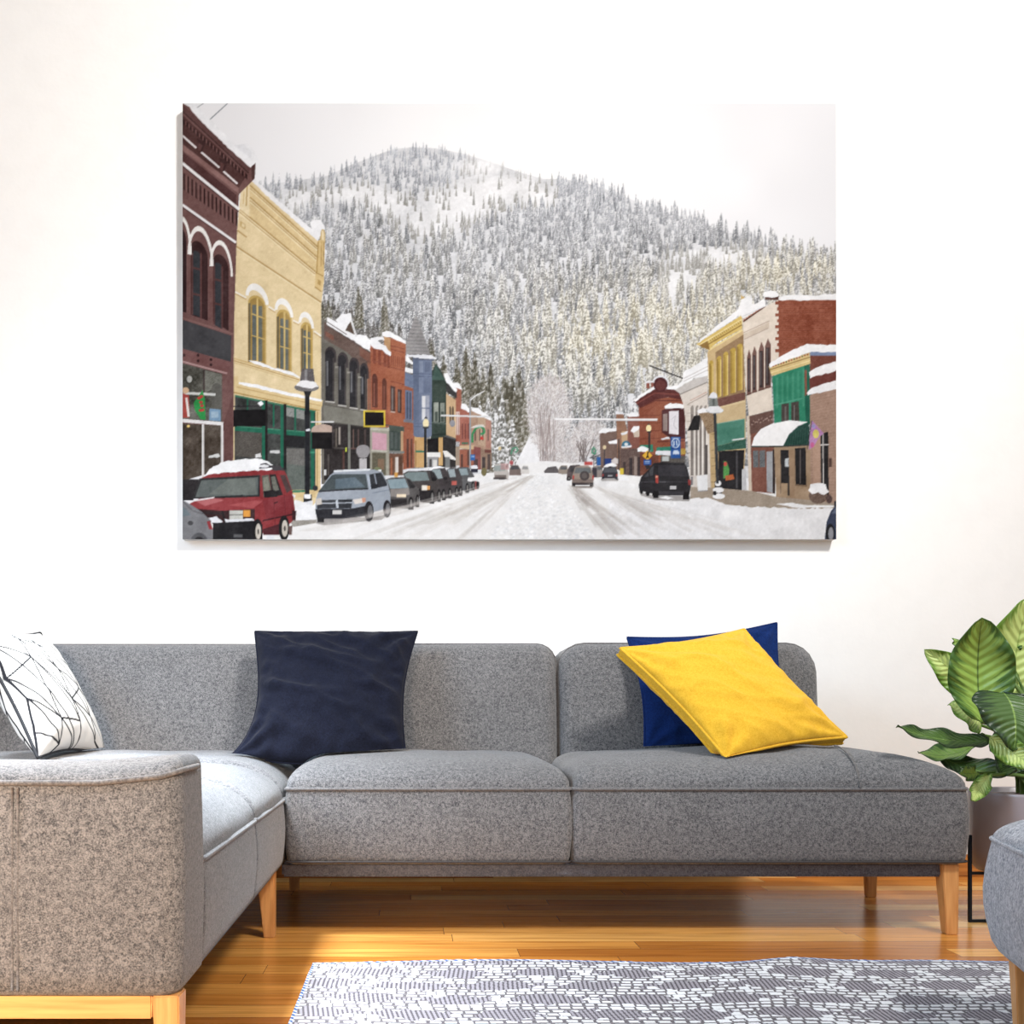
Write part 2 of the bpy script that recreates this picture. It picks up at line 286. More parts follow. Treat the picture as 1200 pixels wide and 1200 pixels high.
    # hoods and windows
    def hood(T, x0, x1, y0, y1, pk, w, col=(243, 240, 236)):
        n = 14; out = []; inn = []
        for i in range(n+1):
            a = math.pi*i/n; t = (1-math.cos(a))/2
            yb = y0+(y1-y0)*t; s = math.sin(a)
            out.append((x0+(x1-x0)*t, yb-pk*s)); inn.append((x0+w*.55+(x1-x0-1.1*w)*t, yb-(pk-w*1.25)*s))
        P(T, out+inn[::-1], col, noise=3)
    def cw(T, x0, x1, yt, dy, yb, h):
        P(T, arch(x0, x1, yt, yt+dy, yb, yb+dy*.8, h), (200, 164, 82), noise=5); P(T, arch(x0+6, x1-8, yt+8, yt+dy+4, yb-4, yb+dy*.6, h-8), (168, 132, 62), noise=5)
        w = x1-x0
        R(T, x0+w*.24, yt+10, x0+w*.46, yb-8, (96, 102, 98), noise=8); R(T, x0+w*.58, yt+16, x0+w*.78, yb-2, (104, 108, 100), noise=8)
        L(T, [(x0+w*.2, yt+(yb-yt)*.18), (x1-8, yt+(yb-yt)*.18+dy)], 7, (206, 172, 92)); L(T, [(x0+w*.2, yt+(yb-yt)*.55), (x1-8, yt+(yb-yt)*.55+dy*.8)], 6, (206, 172, 92)); L(T, [(x0+w*.52, yt-h*.5), (x0+w*.52, yb)], 9, (214, 180, 102))
        L(T, [(x0+3, yt), (x0+3, yb)], 6, (150, 116, 58)); L(T, [(x0+9, yt), (x0+9, yb)], 6, (80, 84, 76))
    t1b = t1
    cw(t1b, 404, 500, 1090, 26, 1395, 52); cw(t1b, 553, 632, 1160, 18, 1440, 46); cw(t1b, 678, 742, 1222, 14, 1448, 40)
    hood(t1b, 392, 512, 1050, 1100, 84, 30); hood(t1b, 543, 640, 1125, 1165, 78, 27); hood(t1b, 668, 748, 1192, 1222, 70, 24)
    for a, b in (((335, 1030), (395, 1062)), ((512, 1108), (546, 1130)), ((640, 1180), (670, 1195)), ((748, 1235), (785, 1262))): L(t1, [a, b], 8, (240, 232, 216)); L(t1, [(a[0], a[1]+9), (b[0], b[1]+9)], 4, OC)
    L(t2, [(332, 222), (672, 322)], 8, (212, 178, 112)); L(t2, [(332, 234), (672, 334)], 5, OC); L(t2, [(332, 244), (672, 346)], 5, (214, 184, 124)); blob(t2, [(405, 233), (470, 240), (545, 275), (560, 272), (640, 296), (672, 318), (672, 326), (620, 306), (540, 282), (440, 252)], SNOW, amp=4)
    P(t2, [(328, 318), (352, 312), (352, 345), (560, 395), (794, 440), (790, 470), (775, 496), (328, 404)], (226, 196, 136)); L(t2, [(328, 398), (776, 494)], 8, (186, 148, 82)); L(t2, [(345, 370), (780, 468)], 5, (198, 162, 98)); blob(t2, [(355, 345), (440, 356), (600, 395), (790, 436), (788, 448), (620, 416), (355, 356)], SNOW, amp=4)
    # storefront
    P(t2, [(335, 412), (760, 498), (756, 925), (640, 935), (335, 790)], (66, 68, 66), noise=9, coarse=9)
    P(t2, [(600, 470), (698, 490), (698, 540), (600, 520)], (140, 142, 138), noise=14); P(t2, [(600, 610), (700, 625), (700, 690), (600, 680)], (40, 40, 42)); P(t2, [(600, 690), (700, 690), (700, 780), (600, 770)], (112, 110, 106), noise=16); P(t2, [(604, 770), (700, 780), (700, 910), (612, 900)], (100, 108, 102), noise=10)
    P(t2, [(340, 600), (476, 612), (476, 740), (340, 730)], (84, 78, 72), noise=14); blob(t2, [(440, 720), (470, 715), (475, 735), (440, 738)], (215, 215, 215)); blob(t2, [(520, 700), (570, 698), (572, 716), (520, 716)], (205, 205, 205))
    GR = (28, 106, 80)
    L(t2, [(336, 416), (760, 500)], 10, (56, 120, 92)); L(t2, [(336, 586), (705, 616)], 24, GR); L(t2, [(336, 574), (705, 604)], 5, (60, 140, 108))
    for x, y0, y1, w, c in ((402, 430, 575, 8, GR), (485, 440, 775, 16, GR), (538, 455, 580, 8, GR), (582, 465, 790, 16, GR), (650, 482, 600, 9, GR), (706, 490, 900, 10, GR), (740, 495, 940, 20, GR), (500, 440, 760, 14, (40, 34, 36)), (597, 460, 800, 14, (40, 36, 38))): R(t2, x-w/2, y0, x+w/2, y1, c, noise=4)
    R(t2, 728, 705, 752, 715, (50, 140, 106)); P(t2, [(630, 905), (756, 905), (756, 945), (640, 945)], (220, 190, 130)); L(t2, [(612, 915), (700, 912)], 10, (46, 128, 96))
    P(t2, [(317, 398), (336, 404), (334, 770), (314, 760)], (228, 200, 146)); P(t2, [(756, 496), (782, 492), (780, 905), (756, 930)], (224, 194, 138)); L(t2, [(766, 500), (764, 910)], 6, (180, 146, 86))
    L(t2, [(302, 370), (302, 472), (470, 470)], 5, (40, 36, 40)); P(t2, [(324, 490), (496, 487), (496, 573), (326, 576)], (22, 20, 22), noise=2); blob(t2, [(455, 455), (475, 443), (486, 458), (470, 472)], SNOW, amp=5)
    # ---- maroon building
    M, MD, ML = (118, 79, 76), (84, 51, 50), (144, 102, 98)
    P(t1, [(62, 50), (100, 70), (420, 385), (442, 364), (438, 445), (358, 525), (345, 780), (332, 1200), (328, 1930), (62, 1930)], M, noise=6)
    P(t1, [(62, 110), (400, 420), (352, 500), (62, 270)], (84, 50, 48)); L(t1, [(62, 70), (415, 398)], 24, (98, 62, 60)); L(t1, [(62, 92), (408, 414)], 7, (68, 40, 40))
    for k in range(19):
        x = 66+k*18; y = 128+(x-62)*.875
        P(t1, [(x, y), (x+11, y+9), (x+11, y+34), (x, y+24)], (56, 32, 32), noise=4); P(t1, [(x+11, y+9), (x+17, y+14), (x+17, y+34), (x+11, y+30)], (128, 84, 80), noise=4)
    for a, b in (((62, 218), (136, 284)), ((160, 304), (256, 386)), ((276, 404), (350, 470))): L(t1, [a, b], 10, (232, 226, 228))
    for x, y in ((140, 235), (255, 335)): P(t1, [(x, y), (x+45, y+20), (x+25, y+70), (x+5, y+65)], (66, 38, 38)); P(t1, [(x+5, y+20), (x+28, y+34), (x+16, y+68), (x+5, y+60)], (100, 62, 60))
    P(t1, [(62, 262), (358, 492), (355, 520), (62, 292)], ML); P(t1, [(62, 300), (345, 528), (343, 590), (62, 350)], (84, 48, 48)); L(t1, [(62, 362), (360, 604)], 15, (240, 238, 240)); L(t1, [(62, 376), (356, 614)], 6, MD)
    for k in range(14):
        x = 68+k*21; y = 408+(x-62)*.735
        P(t1, [(x, y), (x+9, y+7), (x+9, y+96-k*1.2), (x, y+86-k*1.2)], (58, 33, 33), noise=4); P(t1, [(x-7, y-6), (x, y), (x, y+90-k), (x-7, y+78-k)], (128, 86, 82), noise=5)
    L(t1, [(62, 578), (342, 776)], 13, (240, 238, 240)); L(t1, [(62, 590), (342, 786)], 5, MD)
    P(t1, arch(40, 84, 740, 770, 1130, 1140, 50), (52, 28, 30)); P(t1, arch(106, 196, 812, 862, 1150, 1182, 66), (60, 33, 34)); P(t1, arch(222, 304, 880, 918, 1185, 1235, 60), (60, 33, 34))
    P(t1, arch(118, 160, 830, 850, 1150, 1165, 20), (52, 54, 60)); P(t1, arch(232, 270, 890, 910, 1205, 1225, 20), (52, 54, 60))
    for x, y0, y1 in ((160, 830, 1170), (114, 830, 1150), (270, 900, 1220), (228, 895, 1200)): L(t1, [(x, y0), (x, y1)], 9, (98, 58, 56))
    for x0, x1, y in ((112, 165, 905), (112, 165, 1040), (226, 275, 965), (226, 275, 1090)): L(t1, [(x0, y), (x1, y+12)], 10, (92, 54, 52))
    hood(t1, 20, 112, 790, 838, 175, 22); hood(t1, 90, 226, 835, 898, 175, 22); hood(t1, 205, 326, 898, 952, 160, 20)
    P(t2, [(62, 20), (318, 104), (316, 240), (62, 170)], (66, 65, 69), noise=3); L(t2, [(62, 12), (330, 96)], 10, (134, 92, 88)); P(t2, [(62, 172), (314, 240), (300, 300), (62, 240)], (122, 78, 76))
    L(t2, [(62, 238), (296, 300)], 10, (176, 136, 134))
    for x, y in ((72, 205), (145, 205), (145, 235), (212, 228), (212, 255)): E(t2, x, y, 7, 8, (58, 34, 36))
    P(t2, [(64, 248), (270, 302), (270, 552), (64, 536)], (82, 80, 72), noise=16, coarse=12); L(t2, [(176, 280), (176, 540)], 9, (60, 44, 44)); P(t2, [(180, 285), (268, 306), (268, 360), (180, 400)], (128, 128, 118), noise=18, alpha=.7); P(t2, arch(215, 268, 380, 380, 550, 550, 30), (92, 90, 84), noise=8); L(t2, [(70, 402), (236, 410)], 14, (208, 208, 204)); E(t2, 100, 330, 14, 18, (180, 180, 175), noise=12)
    P(t2, [(64, 402), (98, 415), (100, 530), (64, 530)], (176, 62, 54), noise=8); E(t2, 80, 388, 18, 16, (212, 170, 130)); L(t2, [(84, 425), (96, 525)], 12, (225, 215, 210))
    P(t2, [(122, 452), (168, 388), (180, 430), (184, 542), (158, 538), (128, 492)], (36, 150, 66), noise=8)
    for x, y in ((150, 428), (162, 420), (160, 450), (165, 468), (158, 492), (168, 490)): E(t2, x, y, 10, 8, (196, 60, 52))
    P(t2, [(204, 482), (262, 488), (262, 550), (202, 544)], (112, 150, 184)); R(t2, 212, 500, 250, 530, (150, 178, 200), noise=12)
    P(t2, [(62, 560), (268, 570), (268, 800), (62, 860)], (78, 66, 56), noise=12, coarse=10); L(t2, [(62, 545), (278, 562)], 18, (226, 222, 222)); L(t2, [(170, 565), (170, 860)], 12, (220, 216, 214)); L(t2, [(270, 565), (270, 800)], 13, (222, 218, 218))
    P(t2, [(276, 560), (330, 400), (326, 560), (318, 790), (278, 790)], (104, 66, 64)); E(t2, 94, 574, 8, 7, (250, 210, 110)); blob(t2, [(200, 725), (255, 715), (260, 735), (200, 742)], (214, 214, 212)); P(t2, [(62, 850), (150, 850), (120, 960), (62, 960)], (44, 40, 42), noise=8)
    blob(t1, [(80, 50), (134, 50), (205, 130), (300, 228), (340, 265), (370, 268), (385, 258), (400, 256), (425, 290), (452, 325), (460, 352), (452, 380), (432, 366), (416, 386), (300, 280), (160, 145)], (240, 241, 246), amp=5); blob(t1, [(330, 270), (380, 262), (425, 300), (420, 340)], (228, 229, 236), amp=5)
    L(t1, [(206, 136), (300, 50)], 6, (150, 156, 164)); L(t1, [(140, 74), (175, 50)], 5, (170, 174, 180)); P(t1, [(422, 380), (444, 362), (440, 440), (425, 450)], (84, 52, 50))

    # ---- lamps, poles and small signs on the left
    L(t3, [(760, 430), (760, 800)], 8, (150, 150, 152)); L(t3, [(760, 440), (790, 415), (832, 393)], 6, (226, 226, 228)); L(t3, [(608, 518), (870, 526)], 9, (216, 216, 218)); L(t3, [(772, 660), (772, 615), (790, 585), (815, 575), (834, 592), (832, 612), (814, 615)], 11, (48, 140, 84), noise=14)
    blob(t3, [(762, 585), (790, 568), (830, 566), (838, 580), (800, 580)], SNOW, amp=4, alpha=.7); P(t3, [(815, 628), (825, 628), (832, 645), (812, 645)], (214, 56, 48)); R(t3, 762, 722, 786, 752, (38, 96, 178)); R(t3, 766, 728, 782, 736, (120, 160, 215))
    L(t3, [(527, 580), (527, 790)], 13, (42, 44, 48)); E(t3, 530, 560, 16, 24, (238, 220, 168)); R(t3, 514, 576, 544, 586, (50, 52, 56)); P(t3, [(520, 535), (530, 522), (540, 535)], (60, 60, 62)); P(t3, [(476, 700), (520, 702), (520, 712), (476, 710)], (52, 120, 96)); R(t3, 716, 658, 750, 668, (40, 120, 90), alpha=.7)
    P(t3, arch(168, 238, 695, 695, 712, 712, 24)+[(225, 735), (203, 745), (180, 735)], (150, 146, 148)); R(t3, 184, 742, 222, 800, (186, 182, 184)); R(t3, 198, 735, 208, 745, (120, 116, 118))
    L(t2, [(713, 395), (713, 935)], 23, (36, 37, 42), noise=4); P(t2, [(684, 274), (744, 276), (752, 345), (674, 345)], (96, 90, 92), noise=12); R(t2, 700, 280, 712, 340, (150, 148, 150), alpha=.8); E(t2, 710, 372, 64, 24, (116, 112, 112), noise=14); blob(t2, [(652, 365), (672, 338), (712, 336), (755, 345), (774, 368), (740, 378), (690, 372)], (236, 234, 236), amp=6); P(t2, [(694, 392), (736, 392), (722, 425), (704, 425)], (40, 40, 44)); blob(t2, [(704, 590), (724, 585), (730, 598), (706, 600)], SNOW2, amp=3)
    R(t2, 694, 930, 736, 990, (44, 44, 48)); blob(t2, [(696, 930), (732, 928), (734, 950), (694, 950)], SNOW, amp=4); blob(t2, [(684, 968), (740, 962), (740, 985), (684, 990)], SNOW2, amp=4)
    P(t2, [(736, 600), (848, 600), (846, 692), (736, 692)], (24, 21, 23), noise=2); P(t2, arch(734, 852, 592, 592, 606, 606, 28), (190, 162, 146)); L(t2, [(732, 552), (852, 552)], 8, (214, 212, 214)); L(t2, [(846, 560), (846, 690)], 8, (66, 60, 60))
    blob(t2, [(645, 955), (690, 975), (740, 985), (770, 945), (790, 960), (790, 1070), (690, 1070), (640, 1040)], (240, 240, 243), amp=10, noise=7); P(t2, [(620, 1066), (760, 1060), (760, 1078), (640, 1098)], (156, 150, 142), noise=14)

    # ---- parked cars on the left, far to near
    def simple_car(T, body, glass, bc, gc=(80, 80, 84), wheels=()):
        for x, y, rx_, ry_ in wheels: E(T, x, y, rx_, ry_, (36, 34, 36)); E(T, x+1, y, rx_*.5, ry_*.55, (130, 126, 124))
        P(T, body, bc, noise=6)
        for g in glass: P(T, g, gc, noise=6)
        for x, y, rx_, ry_ in wheels: P(T, arch(x-rx_, x+rx_, y, y, y+ry_, y+ry_, ry_), (32, 30, 32)); E(T, x+1, y, rx_*.5, ry_*.6, (126, 122, 120))
    simple_car(t3, [(780, 850), (800, 845), (808, 870), (806, 895), (785, 905)], [], (150, 60, 58))
    E(t3, 800, 880, 8, 22, (44, 42, 44)); blob(t3, [(762, 780), (795, 778), (802, 795), (765, 800)], SNOW2, amp=4); R(t3, 765, 795, 800, 815, (50, 50, 66))
    simple_car(t3, [(686, 800), (700, 788), (750, 786), (780, 830), (786, 870), (784, 905), (735, 918), (715, 900)], [[(690, 796), (742, 794), (752, 828), (706, 830)]], (92, 92, 94), (140, 158, 164), [(745, 895, 9, 26), (775, 885, 8, 24)])
    simple_car(t3, [(638, 800), (660, 790), (700, 795), (718, 845), (722, 925), (690, 935), (660, 930)], [[(642, 798), (678, 796), (686, 838), (655, 840)]], (72, 66, 68), (150, 164, 170), [(690, 915, 9, 28), (710, 910, 8, 26)]); R(t3, 664, 860, 690, 880, (200, 90, 80))
    simple_car(t3, [(540, 800), (570, 788), (630, 792), (660, 850), (666, 940), (620, 958), (600, 940)], [[(560, 800), (604, 798), (618, 845), (580, 850)]], (66, 60, 62), (140, 156, 160), [(622, 930, 10, 30), (655, 922, 9, 28)]); blob(t3, [(515, 792), (600, 783), (630, 790), (560, 800)], SNOW, amp=4); E(t3, 632, 846, 10, 9, (40, 38, 40))
    simple_car(t3, [(410, 822), (440, 806), (530, 800), (562, 812), (598, 858), (606, 900), (604, 958), (560, 975), (500, 970), (490, 900), (430, 860)], [[(416, 826), (440, 812), (534, 812), (548, 856), (440, 862)]], (72, 66, 66), (116, 132, 134), [(562, 942, 12, 36), (598, 934, 9, 34)])
    P(t3, [(490, 900), (552, 880), (556, 960), (500, 968)], (46, 42, 44)); R(t3, 508, 882, 536, 908, (236, 228, 214)); R(t3, 536, 884, 551, 906, (232, 160, 84)); P(t3, [(550, 808), (572, 812), (592, 848), (560, 856)], (48, 46, 48)); E(t3, 572, 850, 14, 10, (34, 32, 34)); blob(t3, [(430, 806), (470, 798), (560, 798), (560, 804), (450, 808)], SNOW2, amp=3)
    simple_car(t3, [(322, 850), (350, 842), (420, 838), (448, 850), (480, 885), (496, 915), (494, 985), (440, 1004), (350, 1000), (335, 950)], [[(328, 852), (420, 846), (440, 895), (345, 900)]], (88, 84, 84), (134, 156, 166), [(452, 975, 13, 34), (486, 962, 9, 34)])
    P(t3, [(345, 902), (440, 896), (446, 930), (400, 944), (345, 940)], (136, 128, 124)); P(t3, [(345, 955), (430, 950), (436, 995), (350, 996)], (48, 44, 46)); R(t3, 378, 928, 426, 944, (236, 214, 180)); P(t3, [(430, 846), (448, 854), (478, 888), (446, 900)], (52, 50, 52)); E(t3, 462, 888, 11, 9, (40, 38, 40))
    # silver-blue minivan
    SV = (156, 165, 178)
    P(t3, [(-30, 985), (-10, 1040), (240, 1050), (342, 1030), (300, 1060), (0, 1090), (-40, 1080)], (120, 114, 110), alpha=.7)
    P(t3, [(-45, 1030), (-44, 960), (-30, 918), (30, 830), (60, 806), (180, 797), (262, 800), (302, 812), (332, 872), (346, 935), (344, 1000), (262, 1020), (240, 1040), (-30, 1050)], SV, noise=5)
    P(t3, [(-28, 912), (40, 830), (60, 824), (218, 824), (230, 900), (100, 905)], (74, 84, 88), noise=7); P(t3, [(60, 850), (160, 840), (215, 890), (60, 900)], (110, 132, 150), alpha=.6); L(t3, [(-28, 914), (120, 904), (230, 900)], 7, (44, 44, 48))
    P(t3, [(236, 826), (262, 820), (298, 815), (328, 872), (328, 884), (246, 902)], (54, 56, 62)); L(t3, [(262, 822), (276, 890)], 6, (150, 160, 176)); L(t3, [(228, 830), (242, 900)], 8, (176, 188, 204)); E(t3, 262, 886, 20, 13, (44, 46, 52)); L(t3, [(250, 922), (340, 905)], 4, (120, 132, 150)); L(t3, [(50, 808), (240, 800)], 10, (222, 226, 232))
    P(t3, [(-40, 960), (148, 954), (142, 1000), (-36, 1004)], (54, 56, 62)); L(t3, [(-38, 976), (146, 972)], 6, (176, 184, 196)); L(t3, [(66, 958), (70, 1000)], 12, (190, 198, 210)); P(t3, [(150, 956), (214, 946), (216, 970), (160, 980)], (222, 212, 204)); P(t3, [(196, 948), (216, 946), (216, 968), (200, 972)], (216, 150, 120)); P(t3, [(-44, 950), (-14, 948), (-10, 980), (-40, 985)], (206, 196, 186))
    P(t3, [(-46, 1006), (150, 1002), (232, 985), (236, 1040), (100, 1055), (-36, 1056)], (46, 46, 52)); R(t3, 44, 1010, 92, 1032, (208, 206, 204)); E(t3, 234, 1018, 24, 54, (40, 38, 42)); E(t3, 240, 1018, 13, 34, (108, 108, 112)); E(t3, 328, 1004, 20, 46, (40, 38, 42)); E(t3, 332, 1004, 11, 30, (118, 118, 122)); E(t3, -46, 896, 14, 14, (52, 54, 58)); R(t3, -34, 1050, 0, 1074, (40, 38, 40))
    # red off-roader
    RD, RDD = (150, 48, 52), (118, 38, 44)
    P(t2, [(104, 980), (150, 950), (160, 845), (210, 822), (460, 798), (594, 806), (606, 830), (636, 915), (652, 1030), (640, 1064), (612, 1090), (560, 1130), (430, 1130), (105, 1010)], RD, noise=6)
    blob(t2, [(182, 826), (200, 800), (262, 762), (330, 750), (440, 742), (505, 752), (545, 792), (520, 802), (440, 806), (300, 815)], (245, 245, 247), amp=8); P(t2, [(470, 770), (500, 765), (520, 778), (575, 780), (588, 804), (540, 806), (528, 790), (462, 796)], (70, 66, 70)); E(t2, 488, 782, 26, 8, (236, 236, 240))
    P(t2, [(116, 952), (152, 846), (468, 828), (466, 940), (300, 948)], (52, 50, 52)); P(t2, [(130, 944), (162, 856), (456, 840), (456, 932), (300, 938)], (96, 104, 102), noise=6); P(t2, [(200, 930), (300, 850), (440, 842), (450, 930)], (126, 132, 124), alpha=.5); L(t2, [(200, 945), (380, 935)], 6, (36, 34, 36))
    P(t2, [(476, 832), (512, 826), (530, 926), (486, 945)], (92, 92, 84)); P(t2, [(516, 826), (548, 824), (586, 932), (532, 940)], (40, 38, 40)); P(t2, [(482, 842), (508, 836), (520, 905), (488, 930)], (130, 130, 116), noise=14); P(t2, [(524, 838), (544, 834), (566, 905), (538, 915)], (110, 110, 100), noise=14); P(t2, [(570, 828), (598, 828), (630, 905), (606, 922)], (84, 62, 62)); P(t2, [(486, 912), (540, 905), (562, 920), (556, 942), (490, 946)], (36, 34, 36))
    P(t2, [(104, 975), (160, 950), (462, 944), (486, 960), (430, 1004), (270, 1014), (106, 998)], (158, 56, 60), noise=5); P(t2, [(130, 962), (250, 950), (280, 960), (180, 990)], (206, 120, 122), alpha=.6); L(t2, [(120, 962), (230, 945)], 8, (230, 220, 222)); P(t2, [(300, 985), (440, 960), (480, 965), (430, 1000)], (196, 90, 92), alpha=.6)
    P(t2, [(480, 960), (640, 930), (648, 1030), (500, 1062)], (138, 46, 52)); L(t2, [(480, 1066), (640, 1032)], 7, (66, 30, 36)); L(t2, [(538, 945), (545, 1100)], 4, RDD); L(t2, [(592, 930), (600, 1040)], 4, RDD); L(t2, [(540, 975), (560, 968)], 6, (60, 30, 34))
    P(t2, [(104, 1002), (270, 1014), (440, 1006), (440, 1080), (220, 1082), (190, 1050)], (60, 36, 38)); L(t2, [(100, 1020), (270, 1030)], 5, (46, 42, 44)); L(t2, [(270, 1015), (290, 1080)], 8, (34, 32, 34)); R(t2, 308, 1012, 378, 1062, (200, 200, 192), noise=10); L(t2, [(308, 1036), (378, 1034)], 5, (120, 118, 114)); R(t2, 380, 1010, 416, 1046, (236, 152, 48)); R(t2, 416, 1006, 438, 1062, (70, 46, 48)); blob(t2, [(200, 1050), (240, 1042), (272, 1070), (262, 1078), (215, 1078)], SNOW2, amp=8); blob(t2, [(280, 1055), (320, 1062), (430, 1052), (440, 1066), (330, 1080), (285, 1075)], SNOW2, amp=7)
    P(t2, [(222, 1078), (438, 1066), (446, 1090), (430, 1170), (222, 1170)], (36, 35, 39)); R(t2, 330, 1136, 376, 1152, (96, 96, 100)); R(t2, 430, 1085, 480, 1170, (40, 34, 38)); E(t2, 455, 1118, 26, 62, (36, 34, 36)); E(t2, 458, 1122, 15, 42, (206, 196, 182)); P(t2, [(482, 1110), (580, 1078), (580, 1140), (484, 1140)], (84, 34, 40)); E(t2, 592, 1104, 28, 66, (36, 34, 36)); E(t2, 596, 1106, 16, 44, (202, 192, 180)); E(t2, 596, 1106, 6, 14, (90, 84, 80)); E(t2, 458, 1122, 5, 14, (90, 84, 80)); P(t2, [(634, 1010), (656, 1015), (652, 1066), (634, 1062)], (66, 38, 44)); blob(t2, [(500, 1142), (540, 1140), (540, 1165), (500, 1165)], SNOW2, amp=3); blob(t2, [(634, 925), (652, 935), (645, 950)], SNOW2, amp=3); P(t2, [(616, 1095), (636, 1090), (632, 1140), (618, 1140)], (110, 84, 80))
    # grey saloon corner
    P(t2, [(60, 955), (112, 985), (165, 1020), (206, 1062), (222, 1110), (222, 1172), (60, 1172)], (126, 126, 131)); P(t2, [(62, 990), (84, 1005), (108, 1038), (62, 1042)], (110, 124, 132)); L(t2, [(62, 962), (118, 1015), (170, 1030)], 4, (90, 90, 95)); P(t2, [(190, 1070), (206, 1066), (222, 1112), (202, 1110)], (160, 50, 56)); E(t2, 150, 1180, 46, 52, (92, 92, 97)); E(t2, 150, 1185, 30, 36, (44, 42, 44)); E(t2, 105, 1078, 14, 12, (70, 70, 74))

    # ================= right side, far to near
    # far cars up the street
    simple_car(t4, [(255, 808), (275, 788), (318, 782), (330, 800), (330, 818), (258, 818)], [], (96, 90, 92), (120, 130, 136)); simple_car(t4, [(328, 832), (332, 795), (345, 778), (375, 778), (380, 800), (380, 832)], [[(342, 784), (372, 784), (374, 800), (340, 800)]], (150, 136, 124), (96, 96, 100))
    R(t4, 465, 758, 508, 776, (196, 70, 66)); L(t4, [(515, 680), (515, 790)], 5, (110, 100, 100)); simple_car(t4, [(510, 785), (530, 778), (560, 782), (562, 840), (512, 842)], [[(534, 784), (556, 784), (558, 800), (532, 802)]], (150, 138, 134), (100, 104, 110)); R(t4, 505, 790, 530, 840, (66, 60, 70))
    # brick corner houses
    P(t4, [(545, 608), (635, 585), (640, 800), (550, 790)], (122, 96, 86), noise=9); blob(t4, [(538, 605), (560, 588), (632, 582), (632, 598), (548, 614)], SNOW); P(t4, [(600, 640), (680, 640), (680, 700), (640, 690)], (110, 90, 88)); blob(t4, [(588, 655), (640, 640), (660, 650), (655, 668), (600, 668)], SNOW)
    P(t4, [(630, 500), (666, 505), (690, 600), (690, 830), (640, 800)], (150, 104, 80), noise=9); blob(t4, [(626, 500), (668, 498), (668, 512), (628, 512)], SNOW2, amp=4); P(t4, [(690, 520), (752, 524), (752, 830), (690, 830)], (140, 84, 72), noise=9); P(t4, [(660, 600), (690, 600), (690, 760), (660, 760)], (196, 158, 118)); R(t4, 668, 720, 688, 752, (215, 205, 195))
    blob(t4, [(682, 512), (715, 500), (755, 505), (755, 522), (700, 528)], SNOW); blob(t4, [(705, 600), (722, 575), (752, 570), (752, 585), (725, 610)], SNOW); P(t4, [(720, 610), (752, 590), (752, 630), (724, 632)], (205, 185, 165)); blob(t4, [(655, 612), (690, 600), (692, 612), (660, 622)], SNOW2, amp=4)
    P(t4, [(650, 690), (762, 690), (762, 835), (650, 825)], (104, 82, 76), noise=14); R(t4, 668, 760, 680, 820, (70, 56, 56)); R(t4, 700, 740, 716, 830, (60, 50, 52)); R(t4, 724, 730, 740, 830, (150, 130, 120)); R(t4, 742, 735, 756, 830, (64, 52, 54)); P(t4, arch(660, 705, 672, 672, 680, 680, 22), (52, 110, 140)); E(t4, 683, 668, 10, 8, (220, 225, 228)); blob(t4, [(655, 680), (710, 672), (712, 684), (660, 690)], SNOW2, amp=4)
    R(t4, 566, 742, 606, 776, (36, 62, 136)); R(t4, 530, 735, 549, 778, (40, 96, 176)); blob(t4, [(605, 750), (625, 735), (645, 745), (645, 770), (610, 770)], (210, 200, 198)); L(t4, [(570, 690), (570, 780)], 5, (60, 56, 60)); E(t4, 570, 684, 9, 11, (220, 196, 150)); L(t4, [(645, 640), (645, 800)], 6, (60, 58, 62)); R(t4, 650, 792, 669, 826, (222, 190, 40)); blob(t4, [(640, 835), (690, 835), (695, 858), (640, 860)], SNOW, amp=4); L(t4, [(508, 690), (505, 712), (520, 720), (525, 700), (510, 682)], 7, (62, 150, 110))
    # red corner house
    P(t4, [(748, 470), (832, 430), (990, 420), (990, 800), (758, 800), (752, 640)], (152, 80, 56), noise=9); P(t4, [(748, 480), (832, 430), (832, 700), (756, 700)], (140, 70, 50), alpha=.5)
    P(t4, [(722, 440), (830, 372), (992, 388), (988, 440), (900, 424), (832, 438), (752, 478)], (98, 46, 44), noise=6); L(t4, [(735, 458), (832, 402), (988, 412)], 6, (134, 66, 58)); L(t4, [(752, 480), (832, 442), (990, 442)], 6, (112, 54, 46))
    for y in (520, 560, 600, 640): L(t4, [(756, y), (865, y-4)], 3, (118, 56, 42))
    E(t4, 862, 352, 44, 42, SNOW2); E(t4, 862, 358, 37, 38, (84, 38, 40)); E(t4, 862, 362, 26, 27, (104, 50, 48)); R(t4, 788, 345, 804, 378, (150, 80, 66)); R(t4, 812, 348, 826, 372, (150, 80, 66)); blob(t4, [(722, 440), (760, 408), (826, 370), (832, 380), (770, 420), (730, 446)], SNOW, amp=5); blob(t4, [(890, 375), (930, 362), (990, 372), (990, 388), (900, 384)], SNOW, amp=5); blob(t4, [(782, 340), (830, 336), (830, 348), (784, 350)], SNOW2, amp=3)
    P(t4, [(868, 492), (895, 480), (988, 478), (988, 640), (915, 640), (868, 605)], (84, 42, 44)); P(t4, [(874, 512), (898, 508), (898, 600), (874, 598)], (150, 130, 124)); P(t4, [(905, 496), (955, 494), (955, 618), (905, 614)], (226, 222, 228)); blob(t4, [(880, 470), (910, 455), (970, 458), (990, 466), (988, 480), (885, 482)], SNOW, amp=5); L(t4, [(918, 540), (940, 520), (930, 570), (946, 590)], 3, (180, 176, 184))
    L(t4, [(845, 655), (990, 650)], 8, (120, 60, 50)); blob(t4, [(860, 640), (905, 628), (912, 640), (870, 646)], SNOW2, amp=3)
